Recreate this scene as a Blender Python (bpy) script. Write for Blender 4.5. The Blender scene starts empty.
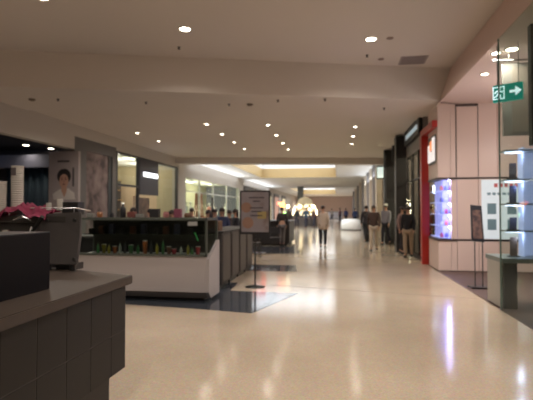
import bpy, bmesh, math, random
from mathutils import Vector, Matrix, Euler
random.seed(7)
S = bpy.context.scene
COL = S.collection
R = math.radians

# ------------------------------------------------------------------ camera
F = 450.0
TH = math.atan(72 / F)
PH = math.atan(10 / F)
CAM = (0, 0, 1.5)
cam = bpy.data.cameras.new('camera')
cam.sensor_width = 36
cam.lens = F * 36 / 533
cam.clip_end = 300
cam.dof.use_dof = True
cam.dof.focus_distance = 1.9
cam.dof.aperture_fstop = 3.4
co = bpy.data.objects.new('camera', cam)
COL.objects.link(co)
co.location = CAM
co.rotation_euler = (R(90) + PH, 0, TH)
S.camera = co

# surveying helpers: where a sight line of the photograph meets a real plane
_f = (-math.sin(TH) * math.cos(PH), math.cos(TH) * math.cos(PH), math.sin(PH))
_r = (math.cos(TH), math.sin(TH), 0)
_u = (_r[1] * _f[2] - _r[2] * _f[1], _r[2] * _f[0] - _r[0] * _f[2], _r[0] * _f[1] - _r[1] * _f[0])
def _ray(px, py):
    a = (px - 266.5) / F
    b = (200 - py) / F
    return [_f[i] + a * _r[i] + b * _u[i] for i in range(3)]
def atZ(px, py, z=0.0):
    d = _ray(px, py); t = (z - 1.5) / d[2]
    return Vector((t * d[0], t * d[1], z))
def atX(px, py, x):
    d = _ray(px, py); t = x / d[0]
    return Vector((x, t * d[1], 1.5 + t * d[2]))
def atY(px, py, y):
    d = _ray(px, py); t = y / d[1]
    return Vector((t * d[0], y, 1.5 + t * d[2]))

# ------------------------------------------------------------------ materials
MATS = {}
def M(name, col, rough=.6, metal=0, emit=0, var=.06, scale=6, bump=0, spec=.5, ecol=None, coat=0):
    if name in MATS: return MATS[name]
    m = bpy.data.materials.new(name); m.use_nodes = True
    nt = m.node_tree; b = nt.nodes['Principled BSDF']
    b.inputs['Roughness'].default_value = rough
    b.inputs['Metallic'].default_value = metal
    b.inputs['Specular IOR Level'].default_value = spec
    b.inputs['Coat Weight'].default_value = coat
    tc = nt.nodes.new('ShaderNodeTexCoord')
    no = nt.nodes.new('ShaderNodeTexNoise'); no.inputs['Scale'].default_value = scale
    no.inputs['Detail'].default_value = 4
    mx = nt.nodes.new('ShaderNodeMix'); mx.data_type = 'RGBA'
    mx.inputs[6].default_value = (*[c * (1 - var) for c in col], 1)
    mx.inputs[7].default_value = (*[min(1, c * (1 + var)) for c in col], 1)
    nt.links.new(tc.outputs['Object'], no.inputs['Vector'])
    nt.links.new(no.outputs['Fac'], mx.inputs[0])
    nt.links.new(mx.outputs[2], b.inputs['Base Color'])
    if emit:
        b.inputs['Emission Color'].default_value = (*(ecol or col), 1)
        b.inputs['Emission Strength'].default_value = emit
    if bump:
        bp = nt.nodes.new('ShaderNodeBump'); bp.inputs['Strength'].default_value = bump
        nt.links.new(no.outputs['Fac'], bp.inputs['Height'])
        nt.links.new(bp.outputs['Normal'], b.inputs['Normal'])
    MATS[name] = m
    return m
def glass(name, tint=(.9, .96, .93), refl=.12):
    m = bpy.data.materials.new(name); m.use_nodes = True
    nt = m.node_tree; nt.nodes.clear()
    out = nt.nodes.new('ShaderNodeOutputMaterial')
    tr = nt.nodes.new('ShaderNodeBsdfTransparent'); tr.inputs[0].default_value = (*tint, 1)
    gl = nt.nodes.new('ShaderNodeBsdfGlossy'); gl.inputs['Roughness'].default_value = .02
    lw = nt.nodes.new('ShaderNodeLayerWeight'); lw.inputs[0].default_value = .5
    pw = nt.nodes.new('ShaderNodeMath'); pw.operation = 'POWER'; pw.inputs[1].default_value = 5
    fr = nt.nodes.new('ShaderNodeMath'); fr.operation = 'MULTIPLY'; fr.inputs[1].default_value = .14
    nt.links.new(lw.outputs['Facing'], pw.inputs[0]); nt.links.new(pw.outputs[0], fr.inputs[0])
    ad = nt.nodes.new('ShaderNodeMath'); ad.operation = 'ADD'; ad.inputs[1].default_value = refl * .2
    mx = nt.nodes.new('ShaderNodeMixShader')
    nt.links.new(fr.outputs[0], ad.inputs[0]); nt.links.new(ad.outputs[0], mx.inputs[0])
    nt.links.new(tr.outputs[0], mx.inputs[1]); nt.links.new(gl.outputs[0], mx.inputs[2])
    nt.links.new(mx.outputs[0], out.inputs[0])
    MATS[name] = m
    return m
def ramp_mat(name, stops, scale, rough=.5, kind='noise', emit=0, detail=3):
    m = bpy.data.materials.new(name); m.use_nodes = True
    nt = m.node_tree; b = nt.nodes['Principled BSDF']; b.inputs['Roughness'].default_value = rough
    tc = nt.nodes.new('ShaderNodeTexCoord')
    if kind == 'noise':
        t = nt.nodes.new('ShaderNodeTexNoise'); t.inputs['Scale'].default_value = scale
        t.inputs['Detail'].default_value = detail; o = t.outputs['Fac']
    else:
        t = nt.nodes.new('ShaderNodeTexVoronoi'); t.inputs['Scale'].default_value = scale; o = t.outputs['Color']
    r = nt.nodes.new('ShaderNodeValToRGB')
    r.color_ramp.interpolation = 'LINEAR' if kind == 'noise' else 'CONSTANT'
    while len(r.color_ramp.elements) < len(stops): r.color_ramp.elements.new(.5)
    for e, (p, c) in zip(r.color_ramp.elements, stops): e.position = p; e.color = (*c, 1)
    nt.links.new(tc.outputs['Object'], t.inputs['Vector']); nt.links.new(o, r.inputs[0])
    nt.links.new(r.outputs[0], b.inputs['Base Color'])
    if emit:
        nt.links.new(r.outputs[0], b.inputs['Emission Color']); b.inputs['Emission Strength'].default_value = emit
    MATS[name] = m
    return m

CEIL = M('ceiling_paint', (.74, .68, .63), .9, var=.04, scale=.4)
CEILFAR = M('ceiling_paint_white', (.78, .78, .78), .85, var=.02, scale=.4)
WALLW = M('wall_paint', (.55, .51, .47), .85, var=.03, scale=.6)
PEACH = M('peach_laminate', (.74, .58, .52), .35, var=.02, scale=1)
DARK = M('dark_brown_black', (.018, .016, .017), .5)
DARKW = M('dark_wall', (.035, .033, .036), .8)
BLACK = M('black_metal', (.012, .012, .012), .35)
CHROME = M('chrome', (.6, .6, .6), .22, 1)
STEEL = M('brushed_steel', (.14, .13, .127), .45, .6, var=.05, scale=20)
STONE = M('brown_grey_stone', (.046, .033, .025), .42, var=.12, scale=30)
TILE = M('dark_tile', (.009, .0075, .0065), .55, var=.12, scale=25)
GROUT = M('grey_grout', (.07, .065, .062), .8)
WHITE = M('white_laminate', (.46, .42, .42), .45, var=.02)
OFFW = M('off_white_paper', (.50, .47, .42), .7, var=.03)
GOLD = M('gold_paint', (.42, .29, .13), .6, var=.05, scale=2)
RED = M('red_gloss', (.42, .02, .013), .35, var=.03)
GREYF = M('grey_frame', (.13, .125, .125), .6)
GLASS = glass('clear_glass')
GLASS2 = glass('greenish_glass', (.86, .91, .88), .08)
PINK = M('pink_cloth', (.30, .04, .09), .9, var=.15, scale=8, bump=.3)
SKIN = M('skin', (.45, .25, .17), .6)
SLATE = M('slate_inlay', (.045, .052, .065), .10, var=.15, scale=12, spec=.3)
CARPET = M('brown_shop_floor', (.09, .055, .045), .5, var=.15, scale=20)
CREAM = M('cream_lit_wall', (.75, .62, .42), .8, emit=.16, ecol=(1, .8, .5))

# polished terrazzo
def floor_mat():
    m = bpy.data.materials.new('polished_terrazzo'); m.use_nodes = True
    nt = m.node_tree; b = nt.nodes['Principled BSDF']
    tc = nt.nodes.new('ShaderNodeTexCoord')
    n1 = nt.nodes.new('ShaderNodeTexNoise'); n1.inputs['Scale'].default_value = .7; n1.inputs['Detail'].default_value = 5
    v = nt.nodes.new('ShaderNodeTexVoronoi'); v.inputs['Scale'].default_value = 70
    r1 = nt.nodes.new('ShaderNodeValToRGB')
    r1.color_ramp.elements[0].color = (.47, .385, .29, 1); r1.color_ramp.elements[0].position = .3
    r1.color_ramp.elements[1].color = (.58, .48, .37, 1); r1.color_ramp.elements[1].position = .7
    mx = nt.nodes.new('ShaderNodeMix'); mx.data_type = 'RGBA'; mx.blend_type = 'MULTIPLY'; mx.inputs[0].default_value = .22
    nt.links.new(tc.outputs['Object'], n1.inputs['Vector']); nt.links.new(tc.outputs['Object'], v.inputs['Vector'])
    nt.links.new(n1.outputs['Fac'], r1.inputs[0]); nt.links.new(r1.outputs[0], mx.inputs[6])
    nt.links.new(v.outputs['Color'], mx.inputs[7]); nt.links.new(mx.outputs[2], b.inputs['Base Color'])
    mr = nt.nodes.new('ShaderNodeMapRange'); mr.inputs[3].default_value = .09; mr.inputs[4].default_value = .17
    nt.links.new(n1.outputs['Fac'], mr.inputs[0]); nt.links.new(mr.outputs[0], b.inputs['Roughness'])
    b.inputs['Specular IOR Level'].default_value = .45
    return m
FLOOR = floor_mat()

# ------------------------------------------------------------------ mesh helpers
def nb(): return bmesh.new()
def box(bm, x0, x1, y0, y1, z0, z1, rz=0, bev=0):
    g = bmesh.ops.create_cube(bm, size=1)
    vs = g['verts']
    mt = Matrix.Translation(((x0 + x1) / 2, (y0 + y1) / 2, (z0 + z1) / 2)) @ Matrix.Rotation(rz, 4, 'Z') @ Matrix.Diagonal((abs(x1 - x0), abs(y1 - y0), abs(z1 - z0), 1))
    bmesh.ops.transform(bm, matrix=mt, verts=vs)
    if bev:
        es = list({e for v in vs for e in v.link_edges})
        bmesh.ops.bevel(bm, geom=es, offset=bev, segments=2, affect='EDGES', profile=.7)
    return bm
def cyl(bm, p, q, r1, r2=None, seg=16, cap=True):
    p = Vector(p); q = Vector(q); r2 = r1 if r2 is None else r2
    d = q - p
    mt = Matrix.Translation((p + q) / 2) @ d.to_track_quat('Z', 'Y').to_matrix().to_4x4()
    bmesh.ops.create_cone(bm, cap_ends=cap, segments=seg, radius1=r1, radius2=r2, depth=d.length, matrix=mt)
    return bm
def ball(bm, c, rx, ry=None, rz=None, seg=16):
    ry = rx if ry is None else ry; rz = rx if rz is None else rz
    bmesh.ops.create_uvsphere(bm, u_segments=seg, v_segments=max(6, seg // 2 + 2), radius=1, matrix=Matrix.Translation(c) @ Matrix.Diagonal((rx, ry, rz, 1)))
    return bm
def lathe(bm, prof, c=(0, 0, 0), seg=20, sx=1, sy=1):
    rings = []
    for r, z in prof:
        rings.append([bm.verts.new((c[0] + sx * r * math.cos(2 * math.pi * k / seg), c[1] + sy * r * math.sin(2 * math.pi * k / seg), c[2] + z)) for k in range(seg)])
    for a, b in zip(rings, rings[1:]):
        for k in range(seg):
            bm.faces.new((a[k], a[(k + 1) % seg], b[(k + 1) % seg], b[k]))
    if prof[0][0] > 1e-4: bm.faces.new(rings[0][::-1])
    if prof[-1][0] > 1e-4: bm.faces.new(rings[-1])
    return bm
def prism(bm, pts, vec):
    """pts: list of 3D points of a planar outline, extruded by vec"""
    a = [bm.verts.new(p) for p in pts]
    b = [bm.verts.new(Vector(p) + Vector(vec)) for p in pts]
    n = len(pts)
    bm.faces.new(a[::-1]); bm.faces.new(b)
    for k in range(n): bm.faces.new((a[k], a[(k + 1) % n], b[(k + 1) % n], b[k]))
    return bm
def tube(bm, pts, r, seg=8):
    for a, b in zip(pts, pts[1:]): cyl(bm, a, b, r, seg=seg)
    for p in pts[1:-1]: ball(bm, p, r, seg=8)
    return bm
def obj(name, bm, mat, parent=None, smooth=False, label=None):
    bmesh.ops.recalc_face_normals(bm, faces=bm.faces)
    me = bpy.data.meshes.new(name); bm.to_mesh(me); bm.free()
    me.materials.append(mat)
    if smooth:
        for p in me.polygons: p.use_smooth = True
    o = bpy.data.objects.new(name, me); COL.objects.link(o)
    if parent: o.parent = parent
    if label: o['label'] = label
    return o
def thing(name, label, cat, loc=(0, 0, 0), rz=0, group=None):
    o = bpy.data.objects.new(name, None); COL.objects.link(o)
    o.empty_display_size = .1
    o.location = loc; o.rotation_euler = (0, 0, rz)
    o['label'] = label; o['category'] = cat
    if group: o['group'] = group
    return o
def tag(o, label, cat, group=None, kind=None):
    o['label'] = label; o['category'] = cat
    if group: o['group'] = group
    if kind: o['kind'] = kind
    return o
def struct(name, bm, mat, label=None, parent=None, smooth=False):
    o = obj(name, bm, mat, parent, smooth)
    if not parent: o['kind'] = 'structure'
    if label: o['label'] = label; o['category'] = name.split('_')[0]
    return o
def dup(root, loc, rz=0, label=None):
    c = root.copy(); COL.objects.link(c); c.location = loc; c.rotation_euler = (0, 0, rz)
    if label: c['label'] = label
    for ch in list(root.children):
        d = ch.copy(); COL.objects.link(d); d.parent = c
        for g in list(ch.children):
            e = g.copy(); COL.objects.link(e); e.parent = d
    return c
def spot(loc, power, size=150, col=(1, .90, .80), r=.16):
    l = bpy.data.lights.new('downlight_and_fill_lamp', 'SPOT'); l.energy = power; l.spot_size = R(size); l.spot_blend = .9
    l.color = col; l.shadow_soft_size = r
    o = bpy.data.objects.new('downlight_and_fill_lamp', l); COL.objects.link(o); o.location = loc
    return o
def point(loc, power, col=(1, .84, .68), r=.15):
    l = bpy.data.lights.new('shop_and_fill_lamp', 'POINT'); l.energy = power; l.color = col; l.shadow_soft_size = r
    o = bpy.data.objects.new('shop_and_fill_lamp', l); COL.objects.link(o); o.location = loc
    return o
def area(loc, sx, sy, power, col, rot=(0, 0, 0)):
    l = bpy.data.lights.new('skylight_and_fill_lamp', 'AREA'); l.shape = 'RECTANGLE'; l.size = sx; l.size_y = sy
    l.energy = power; l.color = col
    o = bpy.data.objects.new('skylight_and_fill_lamp', l); COL.objects.link(o); o.location = loc; o.rotation_euler = rot
    return o
ORD = ['first', 'second', 'third', 'fourth', 'fifth', 'sixth', 'seventh', 'eighth', 'ninth', 'tenth']

# ================================================================== SETTING
XL, XR = -8.2, 2.4
YF = 92
b = nb(); box(b, -13, 8, -7, YF, -.2, 0)
struct('floor', b, FLOOR, 'glossy beige terrazzo mall floor')
# dark slate inlays in the floor (left side, before the kiosks)
b = nb(); prism(b, [(-8, 7.3, 0), (-2.2, 6.62, 0), (-1.25, 6.45, 0), (-.72, 8.1, 0), (-2.0, 8.2, 0), (-2.05, 9.1, 0), (-8, 9.4, 0)], (0, 0, .003))
struct('trim_1', b, SLATE, 'dark slate wedge inlaid in the floor by the white display case')
b = nb(); prism(b, [(-6.8, 10.9, 0), (-1.0, 10.95, 0), (-1.15, 12.2, 0), (-6.8, 12.0, 0)], (0, 0, .003))
struct('trim_2', b, SLATE, 'dark slate band inlaid in the floor past the sign stand')
b = nb(); prism(b, [(-6.8, 15.2, 0), (-1.2, 15.4, 0), (-1.4, 18.6, 0), (-6.8, 18.4, 0)], (0, 0, .003))
struct('trim_3', b, SLATE, 'dark slate band inlaid in the floor under the far left kiosk')
b = nb(); prism(b, [(2.4, 2, 0), (8, 2, 0), (8, 11.6, 0), (2.4, 11.8, 0)], (0, 0, .004))
struct('trim_4', b, CARPET, 'dark brown floor of the right hand shop')
b = nb(); prism(b, [(-1.4, 8.95, 0), (2.4, 8.1, 0), (2.4, 8.115, 0), (-1.4, 8.97, 0)], (0, 0, .002))
struct('trim_5', b, M('joint_strip', (.22, .17, .13), .4), 'thin dark joint line across the floor')

def beamY(x): return 8.6 + (x + 7.2) * .29
def stepY(x): return 21.8 + (x + 8.7) * .2
b = nb(); prism(b, [(-13, -7, 4.95), (XR + .4, -7, 4.95), (XR + .4, beamY(XR + .4), 4.95), (-13, beamY(-13), 4.95)], (0, 0, .15))
struct('ceiling', b, CEIL, 'upper plaster ceiling near the camera')
b = nb()
prism(b, [(-13, beamY(-13), 4.16), (8, beamY(8), 4.16), (8, beamY(8) + 2.5, 4.16), (-13, beamY(-13) + 2.5, 4.16)], (0, 0, .95))
struct('ceiling', b, CEIL, 'broad plaster bulkhead stepping the ceiling down')
b = nb()
prism(b, [(-13, beamY(-13) + 2.4, 4.2), (8, beamY(8) + 2.4, 4.2), (8, stepY(8), 4.2), (-13, stepY(-13), 4.2)], (0, 0, .5))
struct('ceiling', b, CEIL, 'lower plaster ceiling with rows of downlights')
b = nb()
prism(b, [(-8.8, stepY(-8.8), 3.88), (8, stepY(8), 3.88), (8, stepY(8) + .6, 3.88), (-8.8, stepY(-8.8) + .6, 3.88)], (0, 0, .9))
struct('ceiling', b, CEIL, 'dropped plaster beam at the far end of the lower ceiling')
# far ceiling with two skylight wells
H1 = (-6.37, -.17, 25.6, 37.4)
H2 = (-6.0, -.4, 56, 77)
b = nb()
for (x0, x1, y0, y1) in ((-9.5, 4, stepY(-9) , H1[2]), (-9.5, H1[0], H1[2], H1[3]), (H1[1], 4, H1[2], H1[3]),
                         (-9.5, 4, H1[3], H2[2]), (-9.5, H2[0], H2[2], H2[3]), (H2[1], 4, H2[2], H2[3]), (-9.5, 4, H2[3], YF)):
    box(b, x0, x1, y0, y1, 4.2, 4.35)
struct('ceiling', b, CEILFAR, 'white far ceiling opened by two skylights')
SKYE = M('daylight_glazing', (.9, .95, 1), .5, emit=.9, ecol=(.84, .92, 1), var=0)
for i, (x0, x1, y0, y1) in enumerate((H1, H2)):
    nm = ('nearer', 'farther')[i]
    w = thing('skylight', f'{nm} rectangular ceiling skylight with gold painted reveal', 'skylight', ((x0 + x1) / 2, (y0 + y1) / 2, 4.2))
    hx, hy = (x1 - x0) / 2, (y1 - y0) / 2
    b = nb()
    box(b, -hx - .1, -hx, -hy - .1, hy + .1, .15, .78); box(b, hx, hx + .1, -hy - .1, hy + .1, .15, .78)
    box(b, -hx, hx, hy, hy + .1, .15, .78); box(b, -hx, hx, -hy - .1, -hy, .15, .78)
    box(b, -hx - .0, -hx + .02, -hy, hy, 0, .78); box(b, hx - .02, hx, -hy, hy, 0, .78); box(b, -hx, hx, hy - .02, hy, 0, .78); box(b, -hx, hx, -hy, -hy + .02, 0, .78)
    obj('reveal', b, GOLD, w)
    b = nb()
    for q in ((-hx - .1, -hx, -hy - .1, hy + .1), (hx, hx + .1, -hy - .1, hy + .1), (-hx, hx, hy, hy + .1), (-hx, hx, -hy - .1, -hy)):
        box(b, *q, .78, 1.25)
    obj('curb', b, CEILFAR, w)
    b = nb(); box(b, -hx - .1, hx + .1, -hy - .1, hy + .1, 1.25, 1.28)
    obj('glazing', b, SKYE, w)
    b = nb()
    n = 5
    for k in range(1, n): box(b, -hx + 2 * hx * k / n - .03, -hx + 2 * hx * k / n + .03, -hy, hy, 1.15, 1.25)
    for k in range(1, 7): box(b, -hx, hx, -hy + 2 * hy * k / 7 - .03, -hy + 2 * hy * k / 7 + .03, 1.15, 1.25)
    obj('glazing_bars', b, GREYF, w)
    area(((x0 + x1) / 2, (y0 + y1) / 2, 5.35), x1 - x0 - .6, y1 - y0 - .6, (150, 260)[i], (.88, .94, 1))

# walls left -------------------------------------------------------
b = nb()
box(b, XL - .25, XL, -7, 13.0, 3.42, 5.0)                     # fascia over the dark shop
box(b, XL - .25, XL, 15.7, 22.9, 3.72, 4.3)                   # fascia over the glazed shop
box(b, XL - .25, XL, 13.0, 15.7, 3.83, 4.3)
box(b, XL - .3, XL + .02, 22.25, 23.3, 0, 4.3)                # pier
box(b, XL - .25, XL, 23.2, 37, 3.3, 4.3)
box(b, XL - .3, XL, 37, YF, 0, 4.3)
struct('wall_left', b, WALLW, 'plaster wall over the left shopfronts')
b = nb(); box(b, -13.2, -13, -7, 40, 0, 5.1)
struct('wall_left', b, DARKW, 'dark rear wall of the left shops')
b = nb(); box(b, -13, XL - .25, -7, 15.6, 3.75, 3.85)
struct('ceiling', b, M('black_ceiling', (.02, .02, .024), .8), 'black ceiling of the dark shop')
b = nb(); box(b, -13, 8, -7.2, -7, 0, 5.1)
struct('wall_back', b, WALLW, 'plaster wall behind the camera')
b = nb(); box(b, -13, 8, YF, YF + .2, 0, 5.1)
struct('wall_front', b, M('far_wall_paint', (.75, .60, .55), .8), 'distant pinkish end wall of the mall')
# walls right ------------------------------------------------------
b = nb()
prism(b, [(2.42, -7, 4.1), (8, -7, 4.1), (8, -7, 5.1), (2.75, -7, 5.1)], (0, 18.65, 0))
struct('ceiling', b, M('ceiling_paint_pink', (.74, .58, .53), .8, var=.03), 'shop ceiling and slanted fascia at the upper right')
b = nb(); box(b, 7.8, 8, -7, 40, 0, 5.1)
struct('wall_right', b, PEACH, 'peach side wall of the right hand shop')
# peach wall facing us with vertical joints
b = nb()
xs = [2.72, 2.86, 3.36, 3.80, 4.6, 5.4, 6.4, 7.8]
for x0, x1 in zip(xs, xs[1:]):
    box(b, x0 + .006, x1 - .006, 11.60, 11.75, .02, .74, bev=.004)
    if x0 < 3.3: box(b, x0 + .006, x1 - .006, 11.60, 11.75, .79, 2.25, bev=.004)
    else: box(b, x0 + .006, x1 - .006, 11.60, 11.75, .79, 2.25, bev=.004)
    box(b, x0 + .006, x1 - .006, 11.60, 11.75, 2.30, 4.1, bev=.004)
# corner portion, over and under the window
for z0, z1 in ((.02, .74), (2.30, 4.1)):
    box(b, 2.42, 2.72, 11.60, 11.75, z0, z1, bev=.004)
    box(b, 2.42, 2.55, 11.75, 12.75, z0, z1, bev=.004)
struct('wall_right', b, PEACH, 'peach panelled shop wall with vertical joints')
b = nb(); box(b, 2.5, 7.8, 11.66, 11.80, 0, .02); box(b, 2.86, 7.8, 11.63, 11.8, .74, .79); box(b, 2.86, 7.8, 11.63, 11.8, 2.25, 2.30)
box(b, 2.40, 2.86, 11.58, 11.76, .74, .79); box(b, 2.40, 2.56, 11.76, 12.75, .74, .79)
box(b, 2.40, 2.86, 11.58, 11.76, 2.25, 2.30); box(b, 2.40, 2.56, 11.76, 12.75, 2.25, 2.30)
box(b, 2.84, 3.36, 11.585, 11.62, 4.04, 4.1)
box(b, 2.84, 2.855, 11.592, 11.62, 2.3, 4.1); box(b, 3.353, 3.367, 11.592, 11.62, 2.3, 4.1)
struct('trim_8', b, M('dark_bronze', (.06, .04, .035), .5), 'dark horizontal bands round the peach wall')
b = nb(); box(b, 2.6, 7.8, 11.85, 11.95, 0, 4.3)
struct('wall_right', b, DARKW, 'dark partition behind the peach panels')

# ------------------------------------------------------------------ corner display window
w = thing('display_window', 'corner shop window with lit violet shelves of goods, beside the red portal', 'display window', (2.45, 11.62, .79))
b = nb(); box(b, 0.38, .41, .02, .25, 0, 1.46); box(b, .12, .41, .22, .25, 0, 1.46); box(b, .12, .15, .25, 1.1, 0, 1.46)
obj('back_panel', b, M('violet_lit_panel', (.30, .30, .62), .5, emit=.30, ecol=(.42, .40, 1.0)), w)
for k in range(5):
    b = nb(); zz = .02 + k * .29
    box(b, 0.0, .38, .02, .22, zz, zz + .015); box(b, 0.0, .12, .22, 1.1, zz, zz + .015)
    obj('shelf', b, M('frosted_shelf', (.45, .45, .75), .3, emit=.25, ecol=(.5, .5, 1)), w)
b = nb(); prism(b, [(-.03, .06, 0), (.03, -.01, 0), (.40, -.01, 0), (.40, -.004, 0), (.032, -.004, 0), (-.024, .062, 0)], (0, 0, 1.46)); box(b, -.03, -.024, .06, 1.12, 0, 1.46)
obj('window_glass', b, GLASS, w)
cols = [(.5, .1, .25), (.15, .15, .5), (.6, .6, .75), (.75, .2, .25), (.3, .35, .7)]
gm = [M(f'goods_{i}', c, .4, emit=.05) for i, c in enumerate(cols)]
n = 0
rowname = ['bottom', 'second lowest', 'middle', 'second highest', 'top']
for k in range(5):
    for j, xx in enumerate((.08, .19, .30)):
        b = nb(); h = .10 + .05 * random.random(); box(b, -.035, .035, -.03, .03, 0, h * .8, bev=.008); cyl(b, (0, 0, h * .8), (0, 0, h), .018, seg=10)
        o = obj('boxed_product', b, gm[(k * 2 + j) % 5]); o.location = (2.45 + xx, 11.62 + .12, .79 + .035 + k * .29)
        tag(o, f'small boxed item on the {rowname[k]} violet window shelf, {["left", "middle", "right"][j]} of three', 'product', 'goods in the violet corner window')
lampm = M('violet_lamp', (.8, .8, 1), .4, emit=22, ecol=(.62, .58, 1))
b = nb()
for k in range(5): cyl(b, (.24, .03, .275 + k * .29), (.24, .03, .288 + k * .29), .017, seg=10)
obj('shelf_lamps', b, lampm, w)
for k in range(5): point((2.45 + .22, 11.66, .79 + .24 + k * .29), 1.1, (.5, .45, 1), .03)

# ------------------------------------------------------------------ red portal
p = thing('red_portal', 'glossy red shopfront portal frame beside the peach wall', 'shopfront', (2.30, 13.0, 0))
b = nb(); box(b, -.02, .19, 0, .25, 0, 3.55, bev=.01); obj('post', b, RED, p)
b = nb(); box(b, -.01, .115, -1.42, .25, 3.55, 3.72, bev=.01); obj('header', b, RED, p)
sg = thing('illuminated_sign', 'white glowing letter block sign with red dot on the red portal', 'sign', (2.398, 12.25, 3.0))
b = nb(); box(b, -.004, .018, -.50, .35, -.32, .40); obj('backing', b, GREYF, sg)
SIGNW = M('white_sign_glow', (.75, .72, .74), .4, emit=.28, ecol=(1, .93, .9))
SIGNO = M('orange_sign_glow', (.9, .3, .1), .4, emit=.35, ecol=(1, .3, .1))
for y0, y1, z0, z1, m_ in ((-.46, -.20, -.26, .34, SIGNW), (-.17, .06, -.26, .0, SIGNW), (.09, .31, -.26, .2, SIGNW), (-.17, .06, .04, .28, SIGNO)):
    obj('letter', box(nb(), -.03, -.004, y0, y1, z0, z1), m_, sg)
# shop interior behind the portal
b = nb(); box(b, 5.4, 5.5, 12, 40, 0, 4.3); struct('wall_right', b, M('shop_rear_wall', (.30, .23, .18), .8), 'rear wall of the right hand shops')
b = nb(); box(b, 2.6, 5.4, 16.75, 16.95, 0, 4.3); box(b, 2.6, 5.4, 21.4, 21.6, 0, 4.3)
struct('wall_right', b, M('shop_partition', (.20, .17, .16), .8), 'partitions between the right hand shops')
b = nb(); box(b, XR, XR + .2, 13.3, 40, 3.35, 4.2); box(b, XR + .12, XR + .2, 12.8, 13.3, 3.35, 4.2); struct('wall_right', b, M('grey_fascia', (.28, .26, .25), .7), 'grey fascia over the right shopfronts')
# lit sign in the shop behind the portal
s = thing('light_box', 'small blue white light box hanging inside the shop past the red portal', 'sign', (2.95, 14.9, 2.0))
b = nb(); box(b, -.03, .33, -.03, .03, -.0, .3, bev=.01); obj('casing', b, GREYF, s)
b = nb(); box(b, 0, .30, -.04, -.03, .03, .27); obj('glowing_face', b, M('blue_white_glow', (.7, .75, 1), .4, emit=4, ecol=(.65, .7, 1)), s)
b = nb(); cyl(b, (.15, 0, .3), (.15, 0, 2.2), .01); obj('hanger', b, BLACK, s)
# blade/fascia sign
s = thing('fascia_sign', 'black fascia sign with white glowing lettering strip beyond the red portal', 'sign', (2.28, 14.4, 3.95))
b = nb(); prism(b, [(0, -1.0, -.24), (.1, -1.0, -.24), (.1, 1.9, -.24), (0, 1.9, -.24)], (0, 0, .48)); obj('panel', b, DARK, s)
b = nb()
for k in range(7): box(b, -.02, .0, -.75 + k * .32, -.52 + k * .32, -.08, .06)
obj('lettering', b, M('bluish_lettering', (.5, .62, .72), .4, emit=.12, ecol=(.7, .9, 1)), s)
# pillars of the right shopfronts
def pillar(y, w_, d, z1, mat, label, x=XR - .37):
    b = nb(); box(b, x, x + w_, y, y + d, 0, z1, bev=.01); o = obj('shopfront_pillar', b, mat); tag(o, label, 'pillar', 'pillars of the right shopfronts'); return o
pillar(16.55, .36, .5, 4.14, DARK, 'black shopfront pillar beside the pair of shoppers')
pillar(20.6, .36, .45, 4.18, DARK, 'black shopfront pillar behind the shopper carrying a bag')
LB = M('pale_stone', (.55, .48, .40), .5)
for i, y in enumerate((25, 27.6, 30.2, 33, 36.2, 40, 45, 51, 58, 66)):
    pillar(y, .36, .7, 4.19, LB if i % 2 == 0 else M('grey_stone', (.24, .23, .24), .5), f'{"pale" if i%2==0 else "grey"} pilaster on the far right, {ORD[i]} past the dropped beam')
# dark hanging banners
def banner(y, z0, z1, label, face=None):
    t = thing('blade_sign', label, 'sign', (2.02, y, z0))
    b = nb(); box(b, 0, .36, 0, .12, 0, z1 - z0, bev=.01); obj('casing', b, DARK, t)
    if face:
        b = nb(); box(b, .02, .34, -.012, 0, .06, z1 - z0 - .06); obj('glowing_face', b, face, t)
    return t
banner(17.6, 3.35, 3.95, 'small black blade sign over the shop past the black pillar')
banner(19.9, 1.95, 3.9, 'tall black blade sign hanging above the shopper carrying a bag')
banner(24.6, 3.15, 3.85, 'white lit blade sign hung on the far right wall', M('greenish_sign_glow', (.7, .8, .75), .4, emit=.3, ecol=(.85, 1, .92)))
# shop windows right
for i, (y0, y1) in enumerate(((13.3, 16.6), (17.1, 20.6), (21.1, 24.9))):
    wn = struct(f'window_{i+1}', box(nb(), XR + .04, XR + .06, y0, y1, .12, 3.35), GLASS, 'glazed right shopfront')
    b = nb()
    nn = 3
    for k in range(nn + 1):
        yy = y0 + (y1 - y0) * k / nn; box(b, XR + .02, XR + .08, yy - .025, yy + .025, 0, 3.35)
    box(b, XR + .02, XR + .08, y0, y1, 0, .12); box(b, XR + .02, XR + .08, y0, y1, 2.45, 2.5)
    obj('window_frame', b, DARK, wn)
for y, pw in ((14.6, 60), (18.8, 80), (23, 60), (30, 60)):
    point((3.9, y, 3.3), pw, (1, .8, .6))
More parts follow.
